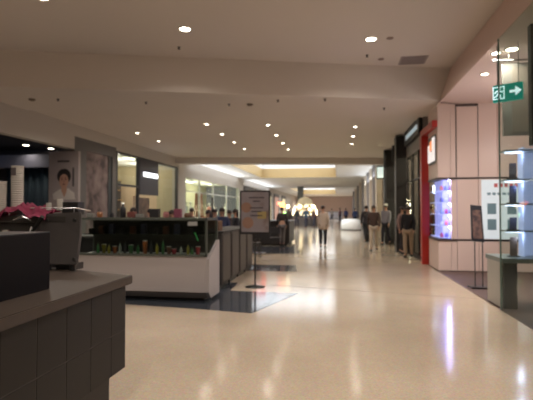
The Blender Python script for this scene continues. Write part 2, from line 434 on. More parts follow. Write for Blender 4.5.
# clothes racks inside right shops
def rack(x, y, label, n=14, hue=None, L=1.5):
    t = thing('clothes_rack', label, 'clothes rack', (x, y, 0))
    b = nb(); tube(b, [(0, -L / 2, 0), (0, -L / 2, 1.45), (0, L / 2, 1.45), (0, L / 2, 0)], .015); box(b, -.2, .2, -L / 2 - .02, -L / 2 + .02, 0, .03); box(b, -.2, .2, L / 2 - .02, L / 2 + .02, 0, .03)
    obj('frame', b, CHROME, t)
    for k in range(n):
        yy = -L / 2 + .08 + (L - .16) * k / (n - 1)
        b = nb(); h = .7 + .25 * random.random()
        prism(b, [(-.2, yy, 1.32 - h), (.2, yy, 1.32 - h), (.19, yy, 1.28), (.05, yy, 1.40), (-.05, yy, 1.40), (-.19, yy, 1.28)], (0, .035, 0))
        c = random.choice(hue or [(.02, .02, .03), (.3, .2, .15), (.5, .5, .5), (.1, .05, .05)])
        g = obj('garment', b, M('garment_%d_%d_%d' % tuple(int(v * 100) for v in c), c, .9)); g.location = t.location
        tag(g, f'garment on {label.replace("clothes rack", "rack")}, {ORD[k]} from near end', 'garment', 'garments on the ' + label)
    return t
rack(3.3, 18.2, 'clothes rack in the shop past the black pillar', 8)
rack(3.3, 23.0, 'clothes rack beyond the tall blade sign', 8)
# christmas tree in shop window
t = thing('christmas_tree', 'sparkling christmas tree with gold and white lights in a right shop window', 'christmas tree', (2.85, 19.55, 0))
b = nb(); cyl(b, (0, 0, 0), (0, 0, .5), .05); obj('trunk', b, M('bark', (.1, .06, .04), .9), t)
b = nb()
for k in range(6): lathe(b, [(.36 - k * .05, .35 + k * .27), (.30 - k * .045, .38 + k * .27), (.02, .75 + k * .27)], seg=14)
obj('foliage', b, M('dark_foliage', (.03, .07, .03), .9, var=.4, scale=20), t)
b = nb()
for k in range(90):
    z = .4 + 1.6 * random.random(); r = .37 * (1 - (z - .35) / 1.9); a = random.random() * 6.28
    ball(b, (r * math.cos(a), r * math.sin(a), z), .018, seg=6)
o = obj('fairy_lights', b, M('fairy_glow', (1, .8, .5), .4, emit=9, ecol=(1, .85, .6)), t); o['kind'] = 'stuff'

# ------------------------------------------------------------------ near right glass shop
wn = struct('window_4', box(nb(), XR, XR + .012, 3.5, 7.25, .0, 4.1), GLASS2, 'tall frameless greenish glass pane at the right')
b = nb(); box(b, XR - .004, XR + .016, 7.25, 7.262, 0, 4.1); obj('window_edge', b, M('green_glass_edge', (.12, .20, .17), .2), wn)
# display plinth with slab
t = thing('display_table', 'dark green black display table behind the tall glass pane', 'table', (2.53, 7.38, 0))
b = nb(); box(b, -.10, 1.9, -.12, .68, .70, .77, bev=.006); obj('tabletop', b, M('grey_green_slab', (.14, .17, .16), .35), t)
b = nb(); box(b, -.06, .13, -.06, .60, 0, .70, bev=.005); obj('leg', b, M('dark_green_black', (.012, .018, .017), .3), t)
b = nb(); box(b, -.10, -.061, .0, .58, 0.02, .70, bev=.003); obj('side_panel', b, M('pale_panel', (.38, .36, .33), .5), t)
b = nb(); box(b, 1.6, 1.8, -.06, .60, 0, .70, bev=.005); obj('leg', b, MATS['dark_green_black'], t)
# illuminated shelf unit
t = thing('shelf_unit', 'glass shelf unit with bluish lamps standing on the display table', 'shelf', (2.47, 7.50, .77))
b = nb(); box(b, .42, 1.6, .30, .34, 0, 1.72); box(b, .40, .43, 0.12, .34, 0, 1.72)
obj('back_panel', b, M('blue_lit_panel', (.40, .45, .62), .5, emit=.16, ecol=(.5, .6, 1)), t)
shz = (.0, .40, .82, 1.20, 1.66)
for z in shz[1:]:
    b = nb(); box(b, .11, 1.6, 0, .30, z - .012, z + .012); obj('shelf', b, M('glass_shelf', (.25, .30, .30), .15), t)
    b = nb(); box(b, .16, .40, .18, .22, z - .028, z - .013); obj('lamp_strip', b, M('cool_strip', (.8, .85, 1), .4, emit=.9, ecol=(.7, .78, 1)), t)
    point((2.80, 7.6, .77 + z - .08), .9, (.6, .68, 1), .04)
PH_ = M('navy_box', (.03, .035, .09), .4); 
pdesc = ['brown upright picture stand on the display table under the lowest glass shelf', 'small dark blue device on a slanted holder, lowest shelf behind the glass', 'tall dark blue device on a slanted holder, middle shelf behind the glass', 'dark phone on a slanted holder, top shelf behind the glass']
for i, (z, h, m) in enumerate(((.0, .30, M('brown_card', (.12, .08, .06), .6)), (.412, .20, PH_), (.832, .28, PH_), (1.212, .26, M('dark_phone', (.04, .03, .05), .4)))):
    t = thing('device_on_stand', pdesc[i], 'device', (2.71, 7.62, .77 + z), R(-12))
    b = nb(); box(b, -.085, .085, -.07, .07, 0.002, .014, bev=.003); obj('holder', b, BLACK, t)
    b = nb(); prism(b, [(-.05, -.035, .014), (.05, -.035, .014), (.065, .04, h), (-.035, .04, h)], (0, .02, .0)); obj('device', b, m, t)
# poster on the peach wall seen through glass
t = thing('wall_poster', 'white lit poster with red heading and blue product pictures on the peach wall', 'poster', (3.42, 11.58, .80))
b = nb(); box(b, 0, 1.5, -.03, .015, 0, 1.43, bev=.005); obj('panel', b, M('poster_white', (.62, .70, .74), .5, emit=.14, ecol=(.8, .92, 1)), t)
b = nb()
for k in range(9): box(b, .28 + k * .115, .36 + k * .115, -.034, -.031, 1.25, 1.34)
obj('heading', b, M('poster_red', (.6, .12, .12), .5), t)
b = nb()
for k in range(11): box(b, .12 + k * .115, .20 + k * .115, -.034, -.031, 1.06, 1.12)
obj('subheading', b, M('poster_blue', (.18, .30, .36), .5), t)
for r_ in range(2):
    for c_ in range(3): obj('product_picture', box(nb(), .12 + c_ * .45, .32 + c_ * .45, -.034, -.031, .22 + r_ * .38, .48 + r_ * .38), MATS['poster_blue'], t)
# upper hanging panel
t = thing('framed_board', 'large beige panel in a pale frame hanging high behind the glass pane', 'panel', (2.68, 7.9, 2.72))
b = nb(); box(b, 0, 1.0, 0, .04, 0, 1.2, bev=.004); obj('frame', b, M('pale_frame', (.22, .20, .185), .5), t)
b = nb(); box(b, .14, .9, -.012, 0, .06, 1.12); obj('panel', b, M('beige_panel', (.24, .20, .17), .6), t)
b = nb(); cyl(b, (-.15, -.02, 1.24), (1.2, -.02, 1.24), .018); cyl(b, (.1, 0, 1.2), (.1, 0, 1.38), .008); cyl(b, (.9, 0, 1.2), (.9, 0, 1.38), .008); obj('rail', b, CHROME, t)
# dark box top right
t = thing('hanging_screen', 'black edge of a screen hanging behind the glass at the right border', 'screen', (2.50, 6.38, 2.35))
b = nb(); box(b, .0, .5, -.05, .06, 0, 1.6, bev=.01); obj('casing', b, BLACK, t)
b = nb(); cyl(b, (.25, 0, 1.6), (.25, 0, 1.75), .02); obj('bracket', b, BLACK, t)
# exit sign
e0 = atY(494, 94, 7.5); e1 = atY(522, 92, 7.5)
t = thing('exit_sign', 'green running figure and arrow exit sign hanging at the right', 'exit sign', ((e0.x + e1.x) / 2, 7.5, 3.20), R(-32))
W = (e1.x - e0.x) / 2 + .005
b = nb(); box(b, -W, W, -.03, .03, 0, .27, bev=.006); obj('casing', b, M('exit_green', (.0, .17, .13), .4, emit=.08, ecol=(0, .75, .55)), t)
IW = M('exit_white', (.8, .95, 1), .4, emit=.35, ecol=(.75, .95, 1))
b = nb(); yy = -.033
cy = .14
prism(b, [(.03, yy, cy - .02), (.11, yy, cy - .02), (.11, yy, cy - .075), (.20, yy, cy), (.11, yy, cy + .075), (.11, yy, cy + .02), (.03, yy, cy + .02)], (0, -.003, 0))
obj('arrow', b, IW, t)
b = nb()   # doorway with running figure
box(b, -.21, -.04, yy - .002, yy, .04, .055); box(b, -.21, -.195, yy - .002, yy, .04, .24); box(b, -.055, -.04, yy - .002, yy, .04, .24); box(b, -.21, -.04, yy - .002, yy, .225, .24)
cyl(b, (-.115, yy - .003, .205), (-.115, yy, .205), .018, seg=12)
for a, c_ in (((-.12, .185), (-.135, .125)), ((-.12, .18), (-.085, .15)), ((-.085, .15), (-.065, .165)), ((-.12, .18), (-.165, .165)), ((-.165, .165), (-.18, .135)), ((-.135, .125), (-.10, .10)), ((-.10, .10), (-.10, .06)), ((-.135, .125), (-.16, .09)), ((-.16, .09), (-.19, .075))):
    cyl(b, (a[0], yy - .002, a[1]), (c_[0], yy - .002, c_[1]), .0105, seg=6)
obj('running_figure', b, IW, t)
b = nb()
for x in (-.15, .15): cyl(b, (x, 0, .27), (x, 0, .93), .006)
obj('hanger', b, STEEL, t)
# stand on the right
t = thing('floor_sign_stand', 'slim black sign stand with two thin legs by the peach wall', 'sign stand', (2.66, 9.22, 0))
b = nb(); box(b, -.17, .17, -.14, .14, .004, .03, bev=.004); obj('base', b, BLACK, t)
for x in (-.07, .07):
    b = nb(); box(b, x - .008, x + .008, -.012, .004, .03, .92); obj('leg', b, BLACK, t)
b = nb(); prism(b, [(-.13, -.02, .90), (.10, -.02, .88), (.07, .03, 1.58), (-.13, .03, 1.60)], (0, .02, 0)); obj('sign_panel', b, DARK, t)
b = nb(); prism(b, [(-.10, -.024, .95), (.07, -.024, .95), (.045, .02, 1.5), (-.10, .02, 1.5)], (0, .003, 0)); obj('poster', b, ramp_mat('brown_print', [(.35, (.05, .03, .03)), (.6, (.22, .12, .08))], 9), t)

# ================================================================== LIGHT FITTINGS
LAMP = M('lamp_glow', (1, .9, .75), .4, emit=9, ecol=(1, .87, .68), var=0)
def downlight(loc, label, power, r=.075):
    t = thing('downlight', label, 'downlight', loc, 0, 'recessed round ceiling downlights')
    b = nb(); lathe(b, [(r + .018, 0), (r + .022, -.006), (r, -.01), (r - .004, .0)], seg=24); obj('trim_ring', b, M('white_ring', (.75, .7, .62), .5), t, True)
    b = nb(); cyl(b, (0, 0, -.007), (0, 0, -.002), r - .002, seg=24); obj('lamp', b, LAMP, t)
    if power: spot((loc[0], loc[1], loc[2] - .03), power)
    return t
for px, py, nm in ((185, 29, 'bright downlight in the near ceiling, left of the pair'), (371, 39, 'bright downlight in the near ceiling, right of the pair'), (42, -3, 'downlight at the very top left of the near ceiling')):
    downlight(atZ(px, py, 4.948), nm, 150, .10)
for x in (-4.5, -1, 1.6):
    for y in (3.5, .2, -3.5): spot((x, y, 4.9), {-4.5: 66, -1: 118, 1.6: 130}[x], r=.2)
rows = [('far left', -6.95, (14.8, 16.7), 1), ('left', -4.09, (13.6, 15.5, 17.4, 19.4), 1), ('middle', -2.2, (14.05, 16.0, 17.95, 19.9), 1), ('right', .54, (14.8, 16.7, 18.65), 1)]
for nm, x, ys, pw in rows:
    for i, y in enumerate(ys):
        downlight((x, y, 4.198), f'small downlight in the {nm} row of the lower ceiling, {ORD[i]} from the camera', 46, .06)
for (px, py), nm in (((485, 74), 'lone downlight in the shop ceiling left of the glass edge'), ((496, 53), 'small downlight right at the top of the glass edge'), ((512, 49), 'brightest downlight in the shop ceiling behind the glass')):
    downlight(atZ(px, py, 4.098), nm, (26 if px > 500 else 120), .09 if px > 500 else .065)
for (px, py), nm in (((26, 145), 'dimmer downlight in the black ceiling of the dark shop'), ((51, 148.5), 'brighter downlight in the black ceiling beside the portrait poster')):
    p_ = atZ(px, py, 3.75); downlight(p_, nm, 20, .10)
# far ceiling downlights
for i, (px, py) in enumerate(((197, 166), (217, 171), (226, 178), (233, 184))):
    downlight(atZ(px, py, 4.198), f'tiny downlight in the white far ceiling on the left, {ORD[i]} past the beam', 20, .08)
# sprinklers
def sprinkler(loc, label):
    t = thing('sprinkler_head', label, 'sprinkler', loc, 0, 'dark ceiling sprinkler heads')
    b = nb(); lathe(b, [(.035, 0), (.035, -.008), (.014, -.016), (.014, -.04)], seg=12); obj('body', b, STEEL, t)
    b = nb(); lathe(b, [(.002, -.040), (.03, -.042), (.03, -.048), (.002, -.05)], seg=12); obj('deflector', b, BLACK, t)
for px, py, z, nm in ((179, 47, 4.95, 'dark sprinkler head under the left bright downlight'), (367, 55, 4.95, 'dark sprinkler head under the right bright downlight'),
        (58, 99, 4.16, 'dark sprinkler head under the broad bulkhead, far left'), (146, 102, 4.16, 'dark sprinkler head under the broad bulkhead, second from left'),
        (229, 104, 4.16, 'dark sprinkler head under the broad bulkhead, third from left'), (278, 100, 4.16, 'dark sprinkler head under the broad bulkhead, fourth from left'),
        (325, 99, 4.16, 'dark sprinkler head under the broad bulkhead, fifth from left'), (384, 108, 4.16, 'dark sprinkler head under the broad bulkhead, sixth from left'), (206, 164, 4.2, 'sprinkler head in the white far ceiling')):
    sprinkler(atZ(px, py, z), nm)
for px, py, nm in ((32, 99, 'flat round detector under the broad bulkhead on the left'), (250, 104, 'flat round detector under the broad bulkhead near the middle')):
    b = nb(); lathe(b, [(.08, 0), (.08, -.02), (.05, -.045), (.001, -.05)], seg=16); o = obj('smoke_detector', b, M('detector_brown', (.22, .17, .13), .6), None, True); o.location = atZ(px, py, 4.159); tag(o, nm, 'smoke detector')
for px, py, nm in ((390, 38, 'dark round vent right of the bright right downlight'), (381, 59, 'dark oval vent on the near ceiling edge')):
    b = nb(); lathe(b, [(.07, 0), (.07, -.01), (.001, -.012)], seg=16); o = obj('round_vent', b, M('vent_brown', (.30, .22, .19), .6)); o.location = atZ(px, py, 4.949); tag(o, nm, 'vent')
g = thing('speaker_grille', 'grey rectangular grille panel set in the near ceiling at right', 'grille', atZ(413, 60, 4.95))
b = nb(); box(b, -.3, .3, -.28, .28, -.012, 0, bev=.003); obj('frame', b, M('grille_grey', (.36, .31, .31), .7), g)
b = nb()
for k in range(11): box(b, -.26, .26, -.25 + k * .05, -.225 + k * .05, -.016, -.012)
obj('slats', b, M('grille_dark', (.28, .24, .24), .7), g)
b = nb()
tube(b, [(2.43, beamY(2.43) - .1, 4.08), (2.5, 11.3, 4.075), (2.75, 11.45, 4.08), (2.95, 11.52, 4.08)], .014)
tag(obj('ceiling_conduit', b, M('conduit_brown', (.28, .2, .17), .6)), 'thin kinked conduit under the ceiling over the peach wall', 'conduit')

# ================================================================== NEAR LEFT COUNTER
t = thing('cafe_counter', 'dark tiled counter with brown grey stone top at the lower left', 'counter', (-1.6, 0, 0))
x0, y1 = 0.0, 3.30
b = nb(); prism(b, [(-1.6, -1.0, .93), (.09, -1.0, .93), (.02, y1, .93), (-.9, y1 + .32, .93), (-1.6, y1 + .5, .93)], (0, 0, .065))
bmesh.ops.bevel(b, geom=b.edges[:], offset=.006, segments=2, affect='EDGES')
obj('countertop', b, STONE, t)
b = nb(); box(b, -1.5, -.018, -1, y1 - .045, .302, .93); obj('carcass', b, GROUT, t)
b = nb()
ye = y1 - .045; k = 0
while ye > -.9:
    w_ = .27 if k else .22
    for z0, z1 in ((.30, .585), (.592, .915)): box(b, -.035, -.015, ye - w_ + .004, ye - .002, z0, z1, bev=.003)
    ye -= w_; k += 1
for k in range(5):
    for z0, z1 in ((.30, .585), (.592, .915)): box(b, -.035 - .27 * (k + 1) + .004, -.035 - .27 * k - .002, y1 - .06, y1 - .042, z0, z1, bev=.003)
obj('tile_cladding', b, TILE, t)
b = nb(); box(b, -1.4, -.10, -1, y1 - .13, 0, .30); obj('plinth', b, DARK, t)
# black raised screen on the counter
t = thing('counter_screen', 'plain black upright box standing on the stone counter top', 'screen', (-1.83, 0, .995))
b = nb(); box(b, -.30, 0, .4, 2.64, 0, .36, bev=.005); obj('panel', b, M('matt_black', (.004, .003, .004), .6, spec=.2), t)
b = nb(); box(b, -.30, .0, .4, 2.64, .36, .366); obj('top_edge', b, M('black_edge', (.02, .02, .02), .3), t)

# espresso machine, standing at the rear edge of the counter
t = thing('espresso_machine', 'grey steel espresso machine side on, on the counter behind the black box', 'espresso machine', (-2.87, 3.42, .995))
b = nb(); prism(b, [(.42, .0, .05), (.74, .0, .05), (.76, .02, .30), (.77, .0, .49), (.44, .0, .47), (.40, 0, .40), (.39, 0, .15)], (0, .03, 0))
bmesh.ops.bevel(b, geom=b.edges[:], offset=.008, segments=2, affect='EDGES'); obj('side_panel', b, STEEL, t)
for x, z in ((.72, .10), (.72, .42), (.45, .12), (.47, .42)): obj('bolt', cyl(nb(), (x, -.012, z), (x, .004, z), .014, seg=12), M('dark_bolt', (.05, .05, .05), .4, .5), t)
b = nb(); box(b, -.55, .62, .03, .24, .10, .40, bev=.015); box(b, -.55, .64, -.0, .24, .40, .46, bev=.01); obj('body', b, M('dark_steel', (.10, .095, .09), .4, .7), t)
b = nb(); box(b, -.5, .38, -.12, .06, .06, .11, bev=.008); obj('drip_tray', b, STEEL, t)
for x in (.46, .68, -.45):
    b = nb(); cyl(b, (x, .04, 0), (x, .04, .06), .025); obj('foot', b, BLACK, t)
b = nb(); box(b, .50, .68, .08, .20, 0, .055); obj('base', b, BLACK, t)
for x in (-.25, .12):
    gh = obj('group_head', cyl(nb(), (x, -.03, .34), (x, -.03, .28), .04, seg=16), CHROME, t, True)
    b = nb(); cyl(b, (x, -.03, .275), (x, -.03, .25), .04); cyl(b, (x, -.06, .262), (x + .03, -.24, .25), .014, .018, seg=10); obj('portafilter', b, BLACK, gh)
b = nb(); tube(b, [(.34, 0, .36), (.37, -.06, .36), (.38, -.1, .30), (.36, -.12, .14)], .009); obj('steam_wand', b, CHROME, t); b = nb(); tube(b, [(.34, -.02, .42), (.28, -.05, .45), (.20, -.05, .42)], .012); obj('hot_water_pipe', b, CHROME, t)
b = nb(); cyl(b, (.38, -.06, .33), (.50, -.10, .45), .014, .018); obj('lever', b, BLACK, t)
b = nb(); tube(b, [(-.52, .02, .46), (-.52, .02, .52), (.72, .02, .52), (.74, .2, .50)], .006)
for x in (-.2, .1, .4, .7): cyl(b, (x, .02, .46), (x, .02, .52), .005)
obj('cup_rail', b, CHROME, t)
# pink cloth on top
def pink_cloth():
    bm = nb(); nx, ny = 34, 20
    g = []
    for i in range(nx + 1):
        r_ = []
        for j in range(ny + 1):
            u = i / nx; v = j / ny
            x = -.06 + .55 * u; y = -.06 + .30 * v
            z = .482 + .085 * math.exp(-((u - .60) / .30) ** 2) * (.75 + .25 * math.sin(7 * u)) + .018 * math.sin(23 * u + 4 * v) + .012 * math.sin(31 * v + 9 * u) + .01 * math.sin(50 * u * v)
            if v < .25: z -= (.25 - v) * .35 * (.6 + .4 * math.sin(9 * u))
            if u < .25: z -= (.25 - u) * .12
            y += .012 * math.sin(28 * u)
            r_.append(bm.verts.new((x, y, z)))
        g.append(r_)
    for i in range(nx):
        for j in range(ny): bm.faces.new((g[i][j], g[i + 1][j], g[i + 1][j + 1], g[i][j + 1]))
    bmesh.ops.solidify(bm, geom=bm.faces[:], thickness=.01)
    return bm
o = obj('pink_cloth', pink_cloth(), PINK, None, True); o.location = (-2.89, 3.42, 1.0)
tag(o, 'crumpled bright pink cloth lying on top of the espresso machine', 'cloth')
def cup_stack(x, y, z, r, n, pitch, label, cap=False):
    t = thing('paper_cup_stack', label, 'cup stack', (x, y, z), 0)
    prof = [(r * .72, 0)]
    for k in range(n):
        zz = k * pitch
        prof += [(r * .93, zz + pitch * .25), (r, zz + pitch * .6), (r * 1.03, zz + pitch * .7), (r * 1.03, zz + pitch * .95), (r * .9, zz + pitch)]
    obj('cups', lathe(nb(), prof, seg=28), OFFW, t, True)
    if cap:
        zt = n * pitch
        b = nb(); box(b, -.022, .022, -r - .004, -r + .004, zt - .085, zt - .02); obj('logo', b, M('cup_logo', (.12, .10, .10), .7), t)
    return t
zc = .995
a_ = atY(17, 215, 3.55); cup_stack(a_.x, 3.55, zc + .462, .050, 22, .0195, 'tall stack of white paper cups with small dark logo on the espresso machine', True)
a_ = atY(4, 215, 3.50); cup_stack(a_.x - .02, 3.46, zc + .462, .060, 16, .018, 'shorter wide stack of white paper cups at the left picture edge')
a_ = atY(64, 212, 3.62); cup_stack(a_.x, 3.56, zc + .50, .026, 9, .011, 'small stack of printed paper cups in front of the black box, right')
a_ = atY(56, 213, 3.6); cup_stack(a_.x, 3.5, zc + .50, .022, 6, .011, 'lowest stack of printed paper cups beside the pink cloth')
b = nb(); box(b, 0, .15, .0, .10, 0, .11, bev=.005); o = obj('black_caddy', b, M('caddy_black', (.015, .015, .015), .4)); o.location = (-2.36, 3.56, zc + .465); tag(o, 'black box behind the small cup stacks on the espresso machine', 'box')

# ================================================================== WHITE DISPLAY CASE
CX0, CX1, CY0, CY1 = -4.45, -2.12, 7.05, 7.70
t = thing('display_case', 'white based glass display case full of bottles and snacks', 'display case', (0, 0, 0))
b = nb(); prism(b, [(CX0, CY0, .17), (CX0, CY0, .74), (CX0, CY1, .74), (CX0, CY1, .10), (CX0, CY0 + .12, .06)], (CX1 - CX0, 0, 0))
obj('base', b, WHITE, t)
b = nb(); prism(b, [(CX1, CY0 + .02, .70), (CX1, CY0 + .6, .98), (CX1, CY1, .98), (CX1, CY1, .06), (CX1, CY0 + .12, .06), (CX1, CY0, .17)], (.05, 0, 0)); obj('side_cheek', b, WHITE, t)
b = nb(); prism(b, [(CX0, CY0 - .006, .165), (CX0, CY0 + .115, .05), (CX0, CY0 + .13, .05), (CX0, CY0 + .01, .175)], (CX1 - CX0, 0, 0)); obj('skirting', b, M('grey_skirting', (.22, .20, .19), .5), t)
b = nb(); box(b, CX0 + .05, CX1 - .08, CY0 + .18, CY1 - .05, 0, .10); obj('plinth', b, BLACK, t)
b = nb(); box(b, CX0, CX1 + .02, CY0 - .02, CY0 + .02, .74, .775); box(b, CX0, CX1 + .02, CY0 - .02, CY0 + .02, 1.33, 1.37); box(b, CX0, CX1 + .02, CY1 - .04, CY1, 1.33, 1.37)
for x in (CX0, CX1 - .01): box(b, x, x + .03, CY0 - .02, CY0 + .02, .74, 1.37); box(b, x, x + .03, CY1 - .04, CY1, .74, 1.37); box(b, x, x + .03, CY0, CY1, 1.33, 1.37)
obj('frame', b, M('frame_grey_green', (.10, .115, .10), .4, .3), t)
b = nb(); box(b, CX0 + .03, CX1 - .01, CY0 - .004, CY0 + .004, .775, 1.33); obj('front_glass', b, GLASS, t)
b = nb(); box(b, CX1 + .0, CX1 + .008, CY0 + .02, CY1 - .04, .775, 1.33); obj('side_glass', b, GLASS, t)
b = nb(); box(b, CX0 + .03, CX1, CY0 + .02, CY1 - .04, 1.345, 1.365); obj('top_panel', b, M('top_dark_glass', (.03, .035, .033), .15), t)
b = nb(); box(b, CX0 + .02, CX1 - .02, CY1 - .04, CY1 - .02, .75, 1.33); obj('rear_panel', b, M('dark_interior', (.02, .02, .02), .4), t)
b = nb(); box(b, CX0 + .03, CX1 - .02, CY0 + .25, CY1 - .05, 1.07, 1.085); obj('shelf', b, M('smoked_shelf', (.05, .055, .05), .2), t)
b = nb(); box(b, -2.42, -2.26, CY0 - .026, CY0 - .021, 1.245, 1.31); obj('price_label', b, M('label_grey', (.35, .36, .36), .6), t)
# contents
def bottle(loc, h, r, mat, label, cap=None):
    t = thing('bottle', label, 'bottle', loc, 0, 'items in the glass display case')
    obj('bottle_body', lathe(nb(), [(r * .9, 0), (r, .01), (r, h * .55), (r * .8, h * .66), (r * .38, h * .8), (r * .38, h * .9)], seg=14), mat, t, True)
    obj('cap', lathe(nb(), [(r * .45, h * .89), (r * .45, h), (.001, h)], seg=12), cap or BLACK, t)
def cup(loc, h, r, mat, label, cat='cup', group='items in the glass display case'):
    t = thing('drink_cup' if cat == 'cup' else 'snack_box', label, cat, loc, 0, group)
    obj('cup_body', lathe(nb(), [(r * .75, 0), (r, h * .9), (r * 1.06, h * .93)], seg=14), mat, t, True)
    obj('lid', lathe(nb(), [(r * 1.08, h * .93), (r * 1.0, h), (.001, h)], seg=14), M('lid_grey', (.3, .28, .26), .5), t)
gG = M('green_liquid', (.025, .12, .035), .3); gY = M('yellow_liquid', (.24, .19, .02), .35); gO = M('orange_pack', (.34, .08, .015), .5); gB = M('brown_pack', (.15, .06, .03), .5); gR = M('red_pack', (.36, .02, .035), .5); gW = M('pale_pack', (.25, .25, .23), .5); gK = M('dark_pack', (.03, .03, .035), .4)
zb = .745
items = [(98, 'b', gG, .19, 'green'), (104, 'c', gY, .16, 'yellow'), (109, 'b', gY, .17, 'yellow'), (115, 'c', gO, .13, 'orange'), (120, 'b', gW, .20, 'pale'), (125, 'b', gK, .21, 'dark'), (131, 'c', gG, .16, 'green'), (138, 'b', gG, .17, 'green'),
         (145, 'c', gO, .24, 'orange'), (151, 'b', gK, .22, 'dark'), (157, 'b', gY, .20, 'yellow'), (163, 'b', gG, .25, 'green'), (169, 'c', gB, .14, 'brown'), (174, 'c', gR, .10, 'red'), (181, 'b', gW, .15, 'pale'), (188, 'b', gY, .18, 'yellow green'), (192, 'b', gG, .13, 'green'), (198, 'c', gR, .14, 'red')]
for i, (px, kd, m, h, cn) in enumerate(items):
    yv = 7.28 + .06 * (i % 2); x = atY(px, 250, yv).x
    pos = (ORD[i] + ' from the left' if i < 10 else ORD[len(items) - 1 - i] + ' from the right')
    if kd == 'b': bottle((x, yv, zb), h, .026, m, f'{cn} bottle on the display case floor, {pos}')
    else: cup((x, yv, zb), h, .04, m, f'{cn} drink cup on the display case floor, {pos}')
for i, px in enumerate((92, 102, 112, 122, 133, 144, 155, 166, 177, 190)):
    x = atY(px, 240, 7.5).x
    b = nb(); box(b, -.045, .045, -.04, .04, 0, .09 + .04 * (i % 3), bev=.01); o = obj('snack_box', b, (gK, gB, M('dim_blue_pack', (.05, .06, .12), .5))[i % 3]); o.location = (x, 7.5, 1.086)
    tag(o, f'dark snack box on the upper shelf of the display case, {ORD[i]} from the left', 'box', 'snack boxes on the upper display shelf')
b = nb(); tube(b, [(-2.3, 7.2, .99), (-2.36, 7.2, 1.13)], .008)
tag(obj('green_straw', b, M('bright_green', (.03, .5, .12), .4)), 'bright green straw leaning at the right end of the display case', 'straw')
# on top of the case
zt = 1.371
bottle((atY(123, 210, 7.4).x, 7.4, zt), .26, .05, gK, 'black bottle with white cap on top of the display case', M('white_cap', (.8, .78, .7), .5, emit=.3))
for i, (px, w_, h, m, nm) in enumerate(((100, .10, .10, M('amber_jar', (.35, .14, .05), .3), 'amber jar'), (91, .12, .07, gW, 'low pale tub'), (112, .08, .08, gK, 'small dark tub'), (132, .14, .10, M('dull_red', (.20, .06, .05), .6), 'dull red tin'), (140, .12, .06, gW, 'flat white tray'), (155, .16, .15, gK, 'square black dispenser'), (166, .10, .10, M('rose_box', (.45, .18, .18), .6), 'rose coloured box'), (178, .12, .15, M('hot_pink', (.30, .08, .13), .6), 'bright pink bag'), (188, .13, .08, gB, 'low brown box'))):
    x = atY(px, 212, 7.42).x
    b = nb()
    if i % 2 == 0 and i != 4: lathe(b, [(w_ * .4, 0), (w_ * .5, .02), (w_ * .5, h * .7), (w_ * .38, h * .85), (w_ * .4, h), (.001, h)], seg=16)
    else: box(b, -w_ / 2, w_ / 2, -.05, .05, 0, h, bev=.012)
    o = obj('counter_item', b, m, None); o.location = (x, 7.42, zt); o.name = nm.split()[-1]; tag(o, f'{nm} standing on top of the glass display case', nm.split()[-1])

# back bar inside the kiosk
t = thing('back_counter', 'long dark counter behind the glass display case', 'counter', (-4.4, 9.0, 0))
b = nb(); box(b, -3.2, 1.5, 0, .6, 0, .9, bev=.01); obj('body', b, DARK, t)
b = nb(); box(b, -3.25, 1.55, -.03, .63, .9, .94, bev=.005); obj('worktop', b, STEEL, t)
for i, (px, h, m, nm) in enumerate(((204, .42, M('food_orange', (.35, .14, .05), .6), 'tall orange brown food tub'), (194, .35, gK, 'tall black canister'))):
    b = nb(); lathe(b, [(.06, 0), (.075, .05), (.075, h * .8), (.05, h)], seg=16); o = obj('canister', b, m, None, True); o.location = (atY(px, 230, 9.2).x, 9.2, .94); tag(o, nm + ' at the right end of the back counter', 'canister')
# dark cabinets going back along the corridor
CAB = M('dark_brown_cabinet', (.055, .047, .045), .45)
for i in range(4):
    y = 8.35 + i * .78
    t = thing('kiosk_cabinet', f'dark brown kiosk cabinet by the corridor, {ORD[i]} behind the display case', 'cabinet', (-2.5, y, 0), 0, 'dark cabinets along the kiosk side')
    b = nb(); box(b, -.3, .3, 0, .70, .08, 1.06, bev=.008); obj('body', b, CAB, t)
    b = nb(); box(b, .3, .315, .04, .66, .12, 1.02, bev=.003); obj('door', b, M('cabinet_door', (.075, .065, .06), .4), t)
    b = nb(); box(b, -.26, .26, .03, .67, 0, .08); obj('plinth', b, BLACK, t)
    b = nb(); box(b, -.32, .33, -.02, .72, 1.06, 1.09, bev=.005); obj('top', b, DARK, t)
b = nb(); box(b, -.2, .2, 0, .3, 0, .2, bev=.03); o = obj('food_tray', b, M('orange_tray', (.16, .08, .04), .6)); o.location = (-2.5, 8.5, 1.092); tag(o, 'orange brown bread bin on the first dark cabinet', 'bin')

# mid sign stand
t = thing('menu_sign_stand', 'black framed menu poster on a pole with round base by the dark cabinets', 'sign stand', (-1.61, 8.66, 0), R(4))
obj('base', lathe(nb(), [(.19, 0), (.19, .012), (.05, .03), (.02, .05)], seg=28), BLACK, t, True)
b = nb(); cyl(b, (0, 0, .03), (0, 0, 1.1), .017); obj('pole', b, BLACK, t)
b = nb(); box(b, -.30, .30, -.03, .0, 1.03, 1.88, bev=.006); obj('frame', b, DARK, t)
b = nb(); box(b, -.268, .268, -.034, -.03, 1.07, 1.85); ps = obj('poster', b, ramp_mat('menu_print', [(.30, (.16, .10, .08)), (.45, (.26, .22, .23)), (.75, (.30, .27, .29))], 3.2), t)
b = nb()
for z, w_ in ((1.73, .30), (1.66, .14), (1.53, .26), (1.46, .20), (1.38, .24)): box(b, .0 - w_ / 2 + .03, w_ / 2 + .03, -.038, -.0345, z, z + .022)
obj('text_lines', b, M('print_dark', (.06, .05, .06), .6), ps)
b = nb(); box(b, .05, .22, -.037, -.0345, 1.33, 1.47); obj('food_picture', b, M('print_yellow', (.40, .30, .12), .6), ps)
